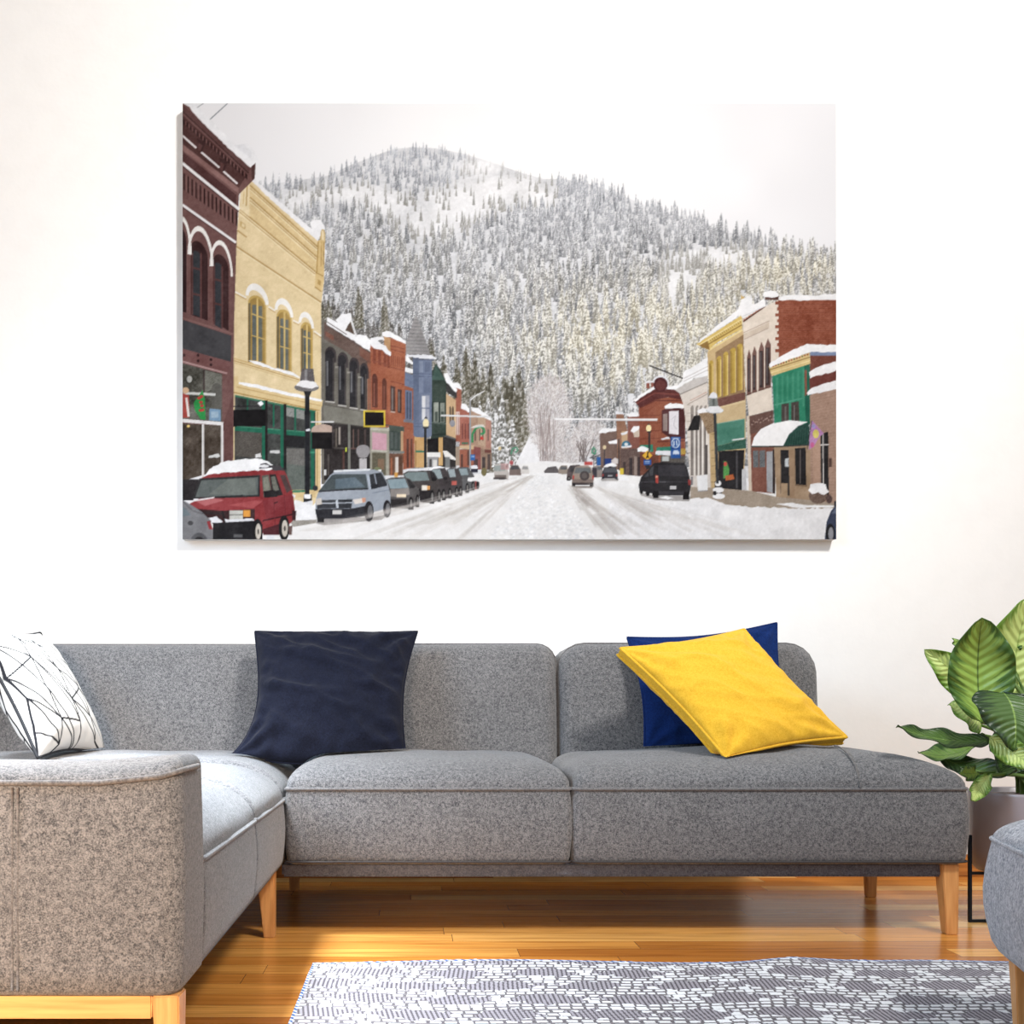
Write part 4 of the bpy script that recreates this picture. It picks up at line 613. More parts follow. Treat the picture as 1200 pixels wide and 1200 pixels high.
def loft(name, rings, mat=None, parent=None, axis='z', fn=None, cap0=True, cap1=True):
    """rings: (h, x0, x1, y0, y1, r); axis z: rings in XY; axis y: rings in XZ stacked along Y; axis x: rings in YZ."""
    v, f = [], []
    n = None
    for h, x0, x1, y0, y1, r in rings:
        p = rrect(x0, x1, y0, y1, r); n = len(p)
        for a, b in p:
            q = {'z': (a, b, h), 'y': (a, h, b), 'x': (h, a, b)}[axis]
            v.append(fn(*q) if fn else q)
    for k in range(len(rings)-1):
        for i in range(n):
            j = (i+1) % n; a, b, c, d = k*n+i, k*n+j, (k+1)*n+j, (k+1)*n+i
            f.append((a, b, c, d) if axis != 'y' else (d, c, b, a))
    if cap0: f.append(tuple(range(n))[::-1] if axis != 'y' else tuple(range(n)))
    if cap1:
        t = tuple((len(rings)-1)*n+i for i in range(n)); f.append(t if axis != 'y' else t[::-1])
    o = pyd(name, v, f, mat, parent)
    return o
def tube(name, pts, r, mat=None, parent=None, closed=False, n=8, radii=None):
    pts = [Vector(p) for p in pts]; v, f = [], []
    m = len(pts)
    for i, p in enumerate(pts):
        a = pts[(i-1) % m] if (closed or i) else p; b = pts[(i+1) % m] if (closed or i < m-1) else p
        t = (b-a).normalized() if (b-a).length > 1e-9 else Vector((0, 0, 1))
        up = Vector((0, 0, 1)) if abs(t.z) < .9 else Vector((0, 1, 0))
        s = t.cross(up).normalized(); w = s.cross(t)
        rr = radii[i] if radii else r
        for k in range(n):
            an = 2*math.pi*k/n; v.append(p+s*rr*math.cos(an)+w*rr*math.sin(an))
    for i in range(m if closed else m-1):
        for k in range(n):
            j = (i+1) % m; l = (k+1) % n
            f.append((i*n+k, i*n+l, j*n+l, j*n+k))
    if not closed:
        f.append(tuple(range(n))); f.append(tuple((m-1)*n+k for k in range(n))[::-1])
    return pyd(name, v, f, mat, parent)
def boxm(name, x0, x1, y0, y1, z0, z1, mat=None, parent=None, bev=.003, top=None):
    """box with bevelled edges; top=(x0,x1,y0,y1) gives it a different top outline (tapered leg)"""
    X0, X1, Y0, Y1 = top or (x0, x1, y0, y1)
    v = [(x0, y0, z0), (x1, y0, z0), (x1, y1, z0), (x0, y1, z0), (X0, Y0, z1), (X1, Y0, z1), (X1, Y1, z1), (X0, Y1, z1)]
    f = [(3, 2, 1, 0), (4, 5, 6, 7), (0, 1, 5, 4), (1, 2, 6, 5), (2, 3, 7, 6), (3, 0, 4, 7)]
    bm = bmesh.new(); vs = [bm.verts.new(p) for p in v]
    for q in f: bm.faces.new([vs[i] for i in q])
    if bev: bmesh.ops.bevel(bm, geom=bm.edges[:], offset=bev, segments=2, affect='EDGES')
    me = bpy.data.meshes.new(name); bm.to_mesh(me); bm.free()
    return link(name, me, mat, parent, smooth=False)
def grid_color(name, P, COL, mat, parent=None):
    """P: (ny,nx,3) points, COL: (ny,nx,3) linear colours"""
    ny, nx = P.shape[:2]
    me = bpy.data.meshes.new(name); nv = nx*ny; nf = (nx-1)*(ny-1)
    me.vertices.add(nv); me.vertices.foreach_set('co', P.reshape(-1).astype(np.float32))
    i = np.arange(nv).reshape(ny, nx)
    q = np.stack([i[:-1, :-1], i[:-1, 1:], i[1:, 1:], i[1:, :-1]], -1).reshape(-1).astype(np.int32)
    me.loops.add(nf*4); me.loops.foreach_set('vertex_index', q)
    me.polygons.add(nf); me.polygons.foreach_set('loop_start', np.arange(0, nf*4, 4, dtype=np.int32))
    me.update(calc_edges=True)
    ca = me.color_attributes.new('Print', 'FLOAT_COLOR', 'POINT')
    ca.data.foreach_set('color', np.concatenate([COL.reshape(-1, 3), np.ones((nv, 1))], 1).reshape(-1).astype(np.float32))
    return link(name, me, mat, parent, smooth=True)

# ---- camera
cam = bpy.data.cameras.new('camera'); camo = bpy.data.objects.new('camera', cam); C.objects.link(camo)
camo.location = (0, 0, CAMH); camo.rotation_euler = (math.pi/2, 0, 0)
cam.sensor_width = 36; cam.lens = 36*F/1200; cam.shift_x = (600-VX)/1200; cam.shift_y = (VY-600)/1200; cam.clip_start = .05
bpy.context.scene.camera = camo

# ---- setting
WALLY = 3.88
def wall_mat():
    m, nt, b = new_mat('white_plaster'); L = nt.links.new
    tc = node(nt, 'ShaderNodeTexCoord')
    n1 = node(nt, 'ShaderNodeTexNoise'); n1.inputs['Scale'].default_value = 14; n1.inputs['Detail'].default_value = 6
    L(tc.outputs['Object'], n1.inputs['Vector'])
    r = ramp(nt, [(.3, (.87, .86, .845, 1)), (.6, (.89, .88, .865, 1))]); L(n1.outputs['Fac'], r.inputs['Fac']); L(r.outputs['Color'], b.inputs['Base Color'])
    b.inputs['Roughness'].default_value = .9; b.inputs['Specular IOR Level'].default_value = .15
    n2 = node(nt, 'ShaderNodeTexNoise'); n2.inputs['Scale'].default_value = 60; n2.inputs['Detail'].default_value = 3; L(tc.outputs['Object'], n2.inputs['Vector'])
    bp = node(nt, 'ShaderNodeBump'); bp.inputs['Strength'].default_value = .12; bp.inputs['Distance'].default_value = .004; L(n2.outputs['Fac'], bp.inputs['Height']); L(bp.outputs['Normal'], b.inputs['Normal'])
    return m
def floor_mat():
    m, nt, b = new_mat('oak_floorboards'); L = nt.links.new
    tc = node(nt, 'ShaderNodeTexCoord')
    br = node(nt, 'ShaderNodeTexBrick'); br.offset = 0; br.offset_frequency = 2
    br.inputs['Scale'].default_value = 1; br.inputs['Brick Width'].default_value = 1.05; br.inputs['Row Height'].default_value = .085; br.inputs['Mortar Size'].default_value = .0009
    br.inputs['Mortar Smooth'].default_value = .2; br.inputs['Bias'].default_value = 0
    br.inputs['Color1'].default_value = (0, 0, 0, 1); br.inputs['Color2'].default_value = (1, 1, 1, 1); br.inputs['Mortar'].default_value = (.5, .5, .5, 1)
    sx = node(nt, 'ShaderNodeSeparateXYZ'); L(tc.outputs['Object'], sx.inputs[0])
    dv = node(nt, 'ShaderNodeMath', operation='DIVIDE'); L(sx.outputs['Y'], dv.inputs[0]); dv.inputs[1].default_value = .085
    fl = node(nt, 'ShaderNodeMath', operation='FLOOR'); L(dv.outputs[0], fl.inputs[0])
    wn = node(nt, 'ShaderNodeTexWhiteNoise', noise_dimensions='1D'); L(fl.outputs[0], wn.inputs['W'])
    ml = node(nt, 'ShaderNodeMath', operation='MULTIPLY_ADD'); L(wn.outputs['Value'], ml.inputs[0]); ml.inputs[1].default_value = 7.3; L(sx.outputs['X'], ml.inputs[2])
    cx = node(nt, 'ShaderNodeCombineXYZ'); L(ml.outputs[0], cx.inputs[0]); L(sx.outputs['Y'], cx.inputs[1])
    L(cx.outputs[0], br.inputs['Vector'])
    r = ramp(nt, [(0, rgba(184, 112, 46)), (.4, rgba(224, 148, 66)), (.8, rgba(240, 172, 88)), (1, rgba(250, 212, 142))]); L(br.outputs['Color'], r.inputs['Fac'])
    mp = node(nt, 'ShaderNodeMapping'); mp.inputs['Scale'].default_value = (3, 55, 1); L(tc.outputs['Object'], mp.inputs['Vector'])
    ad = node(nt, 'ShaderNodeVectorMath', operation='ADD'); L(mp.outputs['Vector'], ad.inputs[0])
    sc = node(nt, 'ShaderNodeVectorMath', operation='SCALE'); L(br.outputs['Color'], sc.inputs[0]); sc.inputs['Scale'].default_value = 9; L(sc.outputs[0], ad.inputs[1])
    g = node(nt, 'ShaderNodeTexNoise'); g.inputs['Scale'].default_value = 1; g.inputs['Detail'].default_value = 7; g.inputs['Distortion'].default_value = .6; L(ad.outputs[0], g.inputs['Vector'])
    gr = ramp(nt, [(.32, (.56, .47, .40, 1)), (.62, (1, 1, 1, 1))]); L(g.outputs['Fac'], gr.inputs['Fac'])
    mx = node(nt, 'ShaderNodeMix', data_type='RGBA', blend_type='MULTIPLY'); mx.inputs[0].default_value = .8
    L(r.outputs['Color'], mx.inputs[6]); L(gr.outputs['Color'], mx.inputs[7])
    m2 = node(nt, 'ShaderNodeMix', data_type='RGBA', blend_type='MIX'); L(br.outputs['Fac'], m2.inputs[0]); L(mx.outputs[2], m2.inputs[6]); m2.inputs[7].default_value = rgba(120, 74, 32)
    L(m2.outputs[2], b.inputs['Base Color'])
    b.inputs['Roughness'].default_value = .24; b.inputs['Specular IOR Level'].default_value = .45
    bp = node(nt, 'ShaderNodeBump'); bp.inputs['Strength'].default_value = .08; bp.inputs['Distance'].default_value = .002; L(g.outputs['Fac'], bp.inputs['Height']); L(bp.outputs['Normal'], b.inputs['Normal'])
    return m
o = boxm('wall_back', -3.2, 3.6, WALLY, WALLY+.12, -.02, 3.4, wall_mat(), bev=0); tag(o, kind='structure')
o = boxm('floor', -3.2, 3.6, -1.2, WALLY, -.06, 0, floor_mat(), bev=0); tag(o, kind='structure')
o = boxm('baseboard_back', -3.2, 3.6, WALLY-.016, WALLY, 0, .075, oak('baseboard_oak', rgba(170, 104, 44), rgba(200, 132, 60), 'X'), bev=.003); tag(o, kind='structure')

# ---- canvas print
KPRINT = .63
def build_canvas():
    x0, x1, z0, z1 = (214-VX)*WALLY/F, (980-VX)*WALLY/F, CAMH-(632-VY)*WALLY/F, CAMH-(121-VY)*WALLY/F
    dep = .038; yf = WALLY-dep; s = yf/WALLY
    x0, x1 = x0*s, x1*s; z0, z1 = CAMH+(z0-CAMH)*s, CAMH+(z1-CAMH)*s
    root = thing('canvas_print', 'large wall canvas printed with a snowy main street below a forested mountain', 'wall art', ((x0+x1)/2, WALLY-dep/2, z0))
    child(boxm('stretched_canvas', x0, x1, yf+.0012, WALLY-.0005, z0, z1, plain('canvas_edge', rgba(214, 214, 214), .9), bev=.002), root)
    img = paint_print()
    gx = np.linspace(x0, x1, PW); gz = np.linspace(z1, z0, PH)
    P = np.zeros((PH, PW, 3)); P[..., 0] = gx[None]; P[..., 1] = yf; P[..., 2] = gz[:, None]
    P = P[::-1]; img = img[::-1]
    o = grid_color('printed_picture', P, lin(img)*KPRINT, vcol_mat('canvas_ink', .85, .1), None); child(o, root)
    o['label'] = 'picture of a snowy small-town street with parked cars'
build_canvas()

# ---- sofa
FAB = fabric('grey_wool_felt', rgba(64, 65, 68), rgba(138, 136, 136), scale=420, bump=.5)
FABD = fabric('grey_felt_base', rgba(74, 78, 88), rgba(120, 122, 132), scale=260)
SEAM = fabric('grey_felt_piping', rgba(84, 82, 83), rgba(126, 123, 122), scale=300, bump=.1)
STITCH = plain('dark_stitching', rgba(58, 54, 54), .9)
OAK = oak('oiled_oak', rgba(196, 134, 74), rgba(226, 168, 104)); OAKX = oak('oiled_oak_rail', rgba(206, 148, 84), rgba(232, 180, 112), 'X')
sofa = thing('sectional_sofa', 'grey felt corner sofa on tapered oak legs standing below the large canvas', 'sofa', (0, 3.2, 0))
SP = {}
def S(o, label=None, parent=None):
    child(o, parent or sofa)
    if label: o['label'] = label
    return o
def wob(x, y, z, a=.004, f=5):
    n = mnoise.noise_vector(Vector((x*f, y*f, z*f)))
    return (x+n.x*a, y+n.y*a, z+n.z*a)
def seat(name, x0, x1, y0, y1, zb, zs, zt, ins, r, crown=.012, top=None):
    """ins = (left, right, front, back) how far the top edge rolls in on each side"""
    l, rr, fr, bk = ins; R = []
    R.append((zb, x0+.012, x1-.012, y0+.012, y1-.006, r))
    R.append((zb+.006, x0+.003, x1-.003, y0+.003, y1-.002, r)); R.append((zb+.02, x0, x1, y0, y1, r))
    for k in range(1, 6):
        t = k/6; b = .006*math.sin(math.pi*t)
        R.append((zb+.02+(zs-zb-.02)*t, x0-(b if l else 0), x1+(b if rr else 0), y0-(b if fr else 0), y1, r))
    for k in range(0, 13):
        th = math.radians(90*k/12); c = 1-math.cos(th)
        R.append((zs+(zt-zs)*math.sin(th), x0+l*c, x1-rr*c, y0+fr*c, y1-bk*c, r+.03*c))
    a0, a1, b0, b1 = x0+l, x1-rr, y0+fr, y1-bk
    for k in range(1, 7):
        t = k/6.3
        mx, my = (a1-a0)/2*t, (b1-b0)/2*t
        R.append((zt+crown*(1-(1-t)**2), a0+mx, a1-mx, b0+my, b1-my, .03))
    def fn(x, y, z):
        if z > zs-.001:
            if top: z = zs+(z-zs)*top(x, y)
            if z > zs+.01: x, y, z = wob(x, y, z, .005, 7)
        return (x, y, z)
    o = loft(name, R, FAB, None, 'z', fn); S(o)
    ring = rrect(x0-.001, x1+.001, y0-.001, y1, r)
    return o, ring
def piping(ring, z, keep, parent, r=.0045, mat=None, name='piping', zf=None):
    pts = [p for p in ring if keep(p)]
    # rotate so that the kept run is contiguous
    idx = [i for i, p in enumerate(ring) if keep(p)]
    if len(idx) < len(ring):
        br = [i for i in idx if (i-1) % len(ring) not in idx]
        st = br[0]; run = []
        k = st
        while k % len(ring) in idx and len(run) < len(ring): run.append(ring[k % len(ring)]); k += 1
        pts = run
    o = tube(name, [(p[0], p[1], zf(p) if zf else z) for p in pts], r, mat or SEAM, closed=len(idx) == len(ring))
    S(o, parent=parent)
    return o
XL, XM, XR = -0.339, 0.402, 1.432
YF = 2.862
# main seats
o1, r1 = seat('seat_cushion', XL+.004, XM-.002, YF, 3.42, .185, .380, .456, (.10, .10, .15, .03), .018, .010)
piping(r1, .380, lambda p: p[1] < 3.3, o1); piping(r1, .192, lambda p: p[1] < 2.9, o1, .0025, STITCH, 'stitching')
rise = lambda x, y: 1+.30*max(0, min(1, (x-.75)/.45))
o2, r2 = seat('seat_cushion', XM+.002, XR, YF, 3.46, .185, .380, .457, (.09, .30, .15, .12), .03, .018, rise)
piping(r2, .380, lambda p: True, o2); piping(r2, .192, lambda p: p[1] < 2.9, o2, .0025, STITCH, 'stitching')
# cross seam near the open end
pts = []
for k in range(13):
    t = k/12; y = YF-.004+.17*t; d = min(1, (y-YF)/.15)
    zz = .381+(.458*1-.380)*math.sqrt(max(0, 1-(1-d)**2))*1.30+.0035
    pts.append((1.145-.005*math.sin(3*t), y, zz))
S(tube('seam', pts, .0025, SEAM), parent=o2)
# return seats
o3, r3 = seat('seat_cushion', -1.32, XL-.002, 1.768, 2.355, .182, .352, .452, (.03, .17, .05, .06), .014)
o4, r4 = seat('seat_cushion', -1.32, XL-.002, 2.359, 2.868, .182, .352, .452, (.03, .17, .06, .06), .014, .008)
o5, r5 = seat('seat_cushion', -1.32, XL-.004, 2.872, 3.42, .182, .352, .457, (.03, .17, .06, .03), .014, .008)
for ob, rg in ((o3, r3), (o4, r4)):
    piping(rg, .352, lambda p: p[0] > XL-.02, ob, .005)
piping(r5, .352, lambda p: p[0] > XL-.02, o5, .005)
# arm
def arm():
    x0, x1, y0, y1 = -1.62, -.335, 1.575, 1.764; R = []
    zb, zs, zt = .184, .484, .513
    R.append((zb, x0+.008, x1-.008, y0+.008, y1, .025)); R.append((zb+.008, x0, x1, y0, y1, .03))
    for k in range(1, 8):
        t = k/8; R.append((zb+(zs-zb)*t, x0, x1+.004*math.sin(math.pi*t), y0-.004*math.sin(math.pi*t), y1, .03))
    for k in range(0, 9):
        th = math.radians(90*k/8); c = 1-math.cos(th)
        R.append((zs+(zt-zs)*math.sin(th), x0+.03*c, x1-.03*c, y0+.06*c, y1-.05*c, .03))
    for k in range(1, 5):
        t = k/5; mx, my = (x1-x0-.06)/2*t, (y1-y0-.11)/2*t
        R.append((zt+.004*(1-(1-t)**2), x0+.03+mx, x1-.03-mx, y0+.06+my, y1-.05-my, .02))
    def fn(x, y, z):
        e = max(0, (x-(x1-.10))/.10)         # the end seam sweeps up at the corner
        if z > .40: z += .022*e*e*(z-.40)/.11
        return wob(x, y, z, .0015, 6)
    o = S(loft('arm', R, FAB, None, 'z', fn), 'low armrest with taupe tone in the light')
    del o['label']
    ring = rrect(x0-.002, x1+.003, y0-.003, y1, .03)
    def zf(p):
        e = max(0, (p[0]-(x1-.10))/.10); return zs+.004+.017*e*e
    piping(ring, 0, lambda p: p[1] < 1.70, o, .004, zf=zf)
    for dx in (0, .008): S(tube('stitching', [(-.572+dx, y0-.0025, zb+.01+(zs-zb-.012)*k/9) for k in range(10)], .0018, SEAM), parent=o)
    e = [(x1+.001, 1.70+.03*math.sin(k/9*2.2), .20+.3*k/9) for k in range(10)]
    return o
arm()
# backrests: rings in the XZ plane stacked along Y
def back(x0, x1, yf, yb, z0, z1, lean=.055, r=.05):
    R = []
    for k in range(0, 8):
        c = 1-math.sin(math.radians(90*k/7)); R.append((yf+.05*(1-math.cos(math.radians(90*k/7))), x0+.05*c, x1-.05*c, z0, z1-.05*c, r))
    R = [(yf+.045*(1-math.sin(math.radians(90*k/7))) , x0+.045*(1-math.cos(math.radians(90*k/7))), x1-.045*(1-math.cos(math.radians(90*k/7))), z0, z1-.045*(1-math.cos(math.radians(90*k/7))), r) for k in range(7, -1, -1)]
    R = [(yf-.012, x0+.2, x1-.2, z0+.05, z1-.12, .05), (yf-.008, x0+.11, x1-.11, z0+.02, z1-.085, .05)]+R
    R += [(yf+.045+(yb-.03-yf-.045)*k/3, x0, x1, z0, z1, r) for k in (1, 2, 3)]
    R += [(yb, x0+.03, x1-.03, z0, z1-.03, r)]
    fn = lambda x, y, z: wob(x, y+lean*(z-z0)/(z1-z0), z, .003, 5)
    o = S(loft('back_cushion', R, FAB, None, 'y', fn))
    ring = rrect(x0-.001, x1+.001, z0, z1+.001, r)
    idx = [p for p in ring if p[1] > z0+.03]
    ring2 = ring[len(ring)//2:]+ring[:len(ring)//2]
    run = [p for p in ring if p[1] > z0+.06]
    S(tube('piping', [(p[0], yf+.05+lean*(p[1]-z0)/(z1-z0), p[1]) for p in run], .0035, SEAM), parent=o)
    return o
back(-1.33, -.36, 3.35, 3.63, .36, .783); back(-.352, .4345, 3.35, 3.63, .36, .785, r=.06); back(.4405, 1.238, 3.35, 3.63, .36, .787, r=.085)
def side_back():
    R = [(1.77, -1.60, -1.345, .36, .73, .05), (1.80, -1.62, -1.33, .36, .76, .06), (3.30, -1.62, -1.33, .36, .78, .06), (3.60, -1.62, -1.335, .36, .78, .06), (3.63, -1.6, -1.36, .36, .75, .06)]
    S(loft('back_cushion', R, FAB, None, 'y'))
side_back()
# base, rail and legs
S(boxm('base_frame', XL-.01, 1.376, 2.892, 3.6, .149, .186, FABD, bev=.006), 'blue-grey fabric base strip'); S(boxm('base_frame', -1.6, XL-.03, 1.63, 3.6, .149, .184, FABD, bev=.006), 'dark fabric base under the return')
S(boxm('back_frame', -1.62, 1.2, 3.44, 3.66, .187, .36, FAB, bev=.01))
S(boxm('front_rail', -1.6, -.378, 1.59, 1.63, .1485, .1835, OAKX, bev=.002), 'pale oak rail below the armrest')
def leg(name, bx, tx, by, ty, z=.184):
    S(boxm(name, bx[0], bx[1], by[0], by[1], 0, z, OAK, bev=.002, top=(tx[0], tx[1], ty[0], ty[1])))
leg('leg', (1.380, 1.410), (1.366, 1.410), (2.882, 2.915), (2.876, 2.925)); leg('leg', (1.402, 1.430), (1.396, 1.432), (3.44, 3.468), (3.43, 3.47))
leg('leg', (-.390, -.362), (-.408, -.362), (2.845, 2.88), (2.83, 2.885)); leg('leg', (-.404, -.376), (-.410, -.374), (3.56, 3.59), (3.55, 3.595)); leg('leg', (-.366, -.337), (-.376, -.337), (1.584, 1.618), (1.58, 1.629)); leg('leg', (-1.58, -1.55), (-1.59, -1.545), (1.584, 1.618), (1.58, 1.629)); leg('leg', (-1.58, -1.55), (-1.59, -1.545), (3.5, 3.53), (3.5, 3.54))

# ---- cushions
def cushion(name, c, T, mat, pinch=.03, n=72, wr=.006, seed=0, gus=0.0, wf=6, sag=0.0, folds=0.0, edge=(1, 1, 1, 1), low=.5, colorfn=None, pipe=None, root=None, power=.55):
    """c = BL, BR, TR, TL of the seam; T = bulge of each side; gus = width of the side band; returns the mesh object"""
    bl, br, tr, tl = [Vector(p) for p in c]
    nrm = (br-bl+tr-tl).cross(tl-bl+tr-br).normalized()      # towards the viewer
    us = [.5-.5*math.cos(math.pi*i/n)*(1-.0) for i in range(n+1)]
    us = [.35*i/n+.65*u for i, u in zip(range(n+1), us)]
    cen = (bl+br+tr+tl)/4
    def base(u, v):
        p = bl*(1-u)*(1-v)+br*u*(1-v)+tr*u*v+tl*(1-u)*v
        su, sv = math.sin(math.pi*u), math.sin(math.pi*v)
        du = (br-bl).normalized(); dv = (tl-bl).normalized()
        el, er, eb, et = edge
        sl = math.sin(math.pi*v**(math.log(.5)/math.log(low)))
        p = p+du*pinch*(sl*el if u < .5 else sv*er)*(1-2*u)*abs(1-2*u)+dv*pinch*su*(eb if v < .5 else et)*(1-2*v)*abs(1-2*v)
        return p
    def h(u, v):
        a = max(0, 1-abs(2*u-1)**2.4)**power; b = max(0, 1-abs(2*v-1)**2.4)**power
        return a*b
    V, Fc = [], []; m = n+1
    for side in (1, -1):
        for j in range(m):
            for i in range(m):
                u, v = us[i], us[j]; p = base(u, v); k = h(u, v)
                q = Vector((u*wf+seed*7.3, v*wf+side*3, seed))
                # folds radiating from corners and along the edges
                w = mnoise.noise(q)*.6+mnoise.noise(q*2.1)*.3
                cr = 0
                for (cu, cv) in ((0, 0), (1, 0), (1, 1), (0, 1)):
                    du, dv = u-cu, v-cv; r = math.hypot(du, dv)
                    an = math.atan2(abs(dv), abs(du)+1e-6)
                    cr += math.sin(an*9+seed+cu*2+cv)*math.exp(-((r-.16)/.16)**2)
                ed = min(u, 1-u, v, 1-v)
                tt = u if min(v, 1-v) < min(u, 1-u) else v
                rip = math.sin(tt*38+mnoise.noise(Vector((tt*5, seed, side)))*5)*math.exp(-((ed-.05)/.05)**2)
                d = T*k*(1+sag*(.5-v))+wr*(w+cr*.7+rip*.35)*min(1, k*1.6)
                if folds:            # long soft creases running across the cover
                    t = u*.55+v*1.0+mnoise.noise(Vector((u*2.2, v*2.2, seed+4)))*.35
                    g = mnoise.noise(Vector((u*1.6+9, v*7+u*3, seed+2)))
                    d += folds*min(1, k*1.4)*((1-abs(math.sin(t*9+seed)))**3*1.0*(.4+.6*mnoise.noise(Vector((u*3, v*3, seed+1)))+.3)+.7*(1-abs(g))**4-.35)
                V.append(p+nrm*side*(d+gus/2))
    def fc(s, i, j):
        o = s*m*m; a, b, cc, d = o+j*m+i, o+j*m+i+1, o+(j+1)*m+i+1, o+(j+1)*m+i
        return (a, b, cc, d) if s == 0 else (d, cc, b, a)
    for s in (0, 1):
        for j in range(n):
            for i in range(n): Fc.append(fc(s, i, j))
    loop = [(i, 0) for i in range(n)]+[(n, j) for j in range(n)]+[(n-i, n) for i in range(n)]+[(0, n-j) for j in range(n)]
    for k in range(len(loop)):
        (i0, j0), (i1, j1) = loop[k], loop[(k+1) % len(loop)]
        a, b = j0*m+i0, j1*m+i1; Fc.append((a, m*m+a, m*m+b, b))
    me = bpy.data.meshes.new(name); me.from_pydata([tuple(p) for p in V], [], Fc); me.update()
    if gus == 0:
        bm = bmesh.new(); bm.from_mesh(me); bmesh.ops.remove_doubles(bm, verts=bm.verts, dist=1e-5); bm.to_mesh(me); bm.free()
    if colorfn:
        ca = me.color_attributes.new('Print', 'FLOAT_COLOR', 'POINT')
        ca.data.foreach_set('color', np.array([colorfn(us[(q % (m*m)) % m], us[(q % (m*m))//m], q >= m*m) for q in range(len(me.vertices))]).reshape(-1)) if gus else None
    o = link(name, me, mat)
    fl = [V[j*m+i] for i, j in loop]; bk = [V[m*m+j*m+i] for i, j in loop]
    return o, fl, bk, nrm
def velvet(name, c, c2):
    m = fabric(name, c, c2, scale=500, bump=.12, sheen=.05, blotch=.15)
    return m
NAVY = velvet('navy_velvet', rgba(13, 15, 27), rgba(25, 29, 46)); NAVYB = velvet('blue_velvet', rgba(8, 30, 78), rgba(16, 46, 104))
def soft_cushion(label, c, T, mat, seed, **k):
    cen = sum([Vector(p) for p in c], Vector())/4; root = thing('throw_cushion', label, 'cushion', tuple(cen), 'throw cushions on the sofa')
    o, fl, bk, n = cushion('cover', c, T, mat, seed=seed, **k); child(o, root)
    s = tube('edge_seam', fl, .0035, mat, closed=True, n=6); child(s, root)
    return root
soft_cushion('crumpled dark navy velvet cushion leaning on the backrest in the sofa corner', [at(268, 886, 3.08), at(475, 884, 3.13), at(489, 740, 3.33), at(299, 740, 3.33)], .07, NAVY, 1, pinch=.022, wr=.015, wf=8, folds=.02, edge=(2.3, 1.1, -1.3, .3), low=.36)
soft_cushion('deep blue velvet cushion mostly hidden behind the yellow one', [at(755, 880, 3.24), at(935, 880, 3.25), at(910, 730, 3.375), at(735, 747, 3.36)], .034, NAVYB, 2, pinch=.02, wr=.006, folds=.006)
# yellow
YEL = fabric('mustard_linen', rgba(216, 164, 40), rgba(234, 186, 62), scale=420, bump=.15, sheen=.1, blotch=.05)
YELD = fabric('mustard_linen_band', rgba(206, 158, 40), rgba(226, 178, 62), scale=420, bump=.15, sheen=.1, blotch=.05)
c = [at(851, 889, 2.95), at(992, 864, 3.07), at(872, 738, 3.26), at(727, 760, 3.16)]
cen = sum([Vector(p) for p in c], Vector())/4
nr = ((c[1]-c[0])+(c[2]-c[3])).cross((c[3]-c[0])+(c[2]-c[1])).normalized()
c = [p-nr*.014 for p in c]
root = thing('throw_cushion', 'mustard yellow piped cushion slumped against the blue cushion', 'cushion', tuple(cen), 'throw cushions on the sofa')
o, fl, bk, n = cushion('cover', c, .056, YEL, seed=5, pinch=.014, wr=.009, gus=.028, wf=4, power=.5, folds=.009); child(o, root)
child(tube('piping', fl, .0048, YEL, closed=True), root); child(tube('piping', bk, .0048, YEL, closed=True), root)
# patterned
SEGS = []
def pat_segments():
    # a warped triangle lattice: verticals, long diagonals, short ties
    G = [[(.02+.24*i+.05*((j*37+i*11) % 5-2)/2*.5, -.05+.21*j+.05*((i*23+j*7) % 5-2)/2*.5+.07*(i % 2)) for j in range(7)] for i in range(6)]
    for i in range(6):
        for j in range(7):
            if j < 6: SEGS.append((G[i][j], G[i][j+1]))
            if i < 5 and j > 0 and (i+j) % 4 != 3: SEGS.append((G[i][j], G[i+1][j-1]))
            if i < 5 and j > 1: SEGS.append((G[i][j], G[i+1][j-2]))
            if i < 5 and (i*2+j) % 3 == 0: SEGS.append((G[i][j], G[i+1][j]))
pat_segments()
SA = np.array([s[0] for s in SEGS]); SB = np.array([s[1] for s in SEGS])
def patcol(u, v, backside):
    p = np.array((u, v)); d = SB-SA; t = np.clip(((p-SA)*d).sum(1)/(d*d).sum(1), 0, 1)
    q = np.hypot(*((SA+d*t[:, None]-p).T)).min()
    a = min(1, max(0, (q-.0048)/.004)); w = lin((206, 201, 195)); k = lin((28, 28, 32))
    return tuple(k*(1-a)+w*a)+(1,)
c = [at(44, 888, 2.84), at(126, 885, 3.2), at(47, 742, 3.26), at(-42, 728, 2.80)]
cen = sum([Vector(p) for p in c], Vector())/4
root = thing('throw_cushion', 'white cushion with black geometric line pattern beside the armrest', 'cushion', tuple(cen), 'throw cushions on the sofa')
o, fl, bk, n = cushion('cover', c, .075, vcol_mat('geometric_cotton', .9, .1, 300), seed=9, pinch=.022, wr=.004, n=170, gus=.0008, colorfn=patcol); child(o, root)
child(tube('piping', fl[::3], .0045, plain('black_piping', rgba(24, 24, 28), .8), closed=True), root)

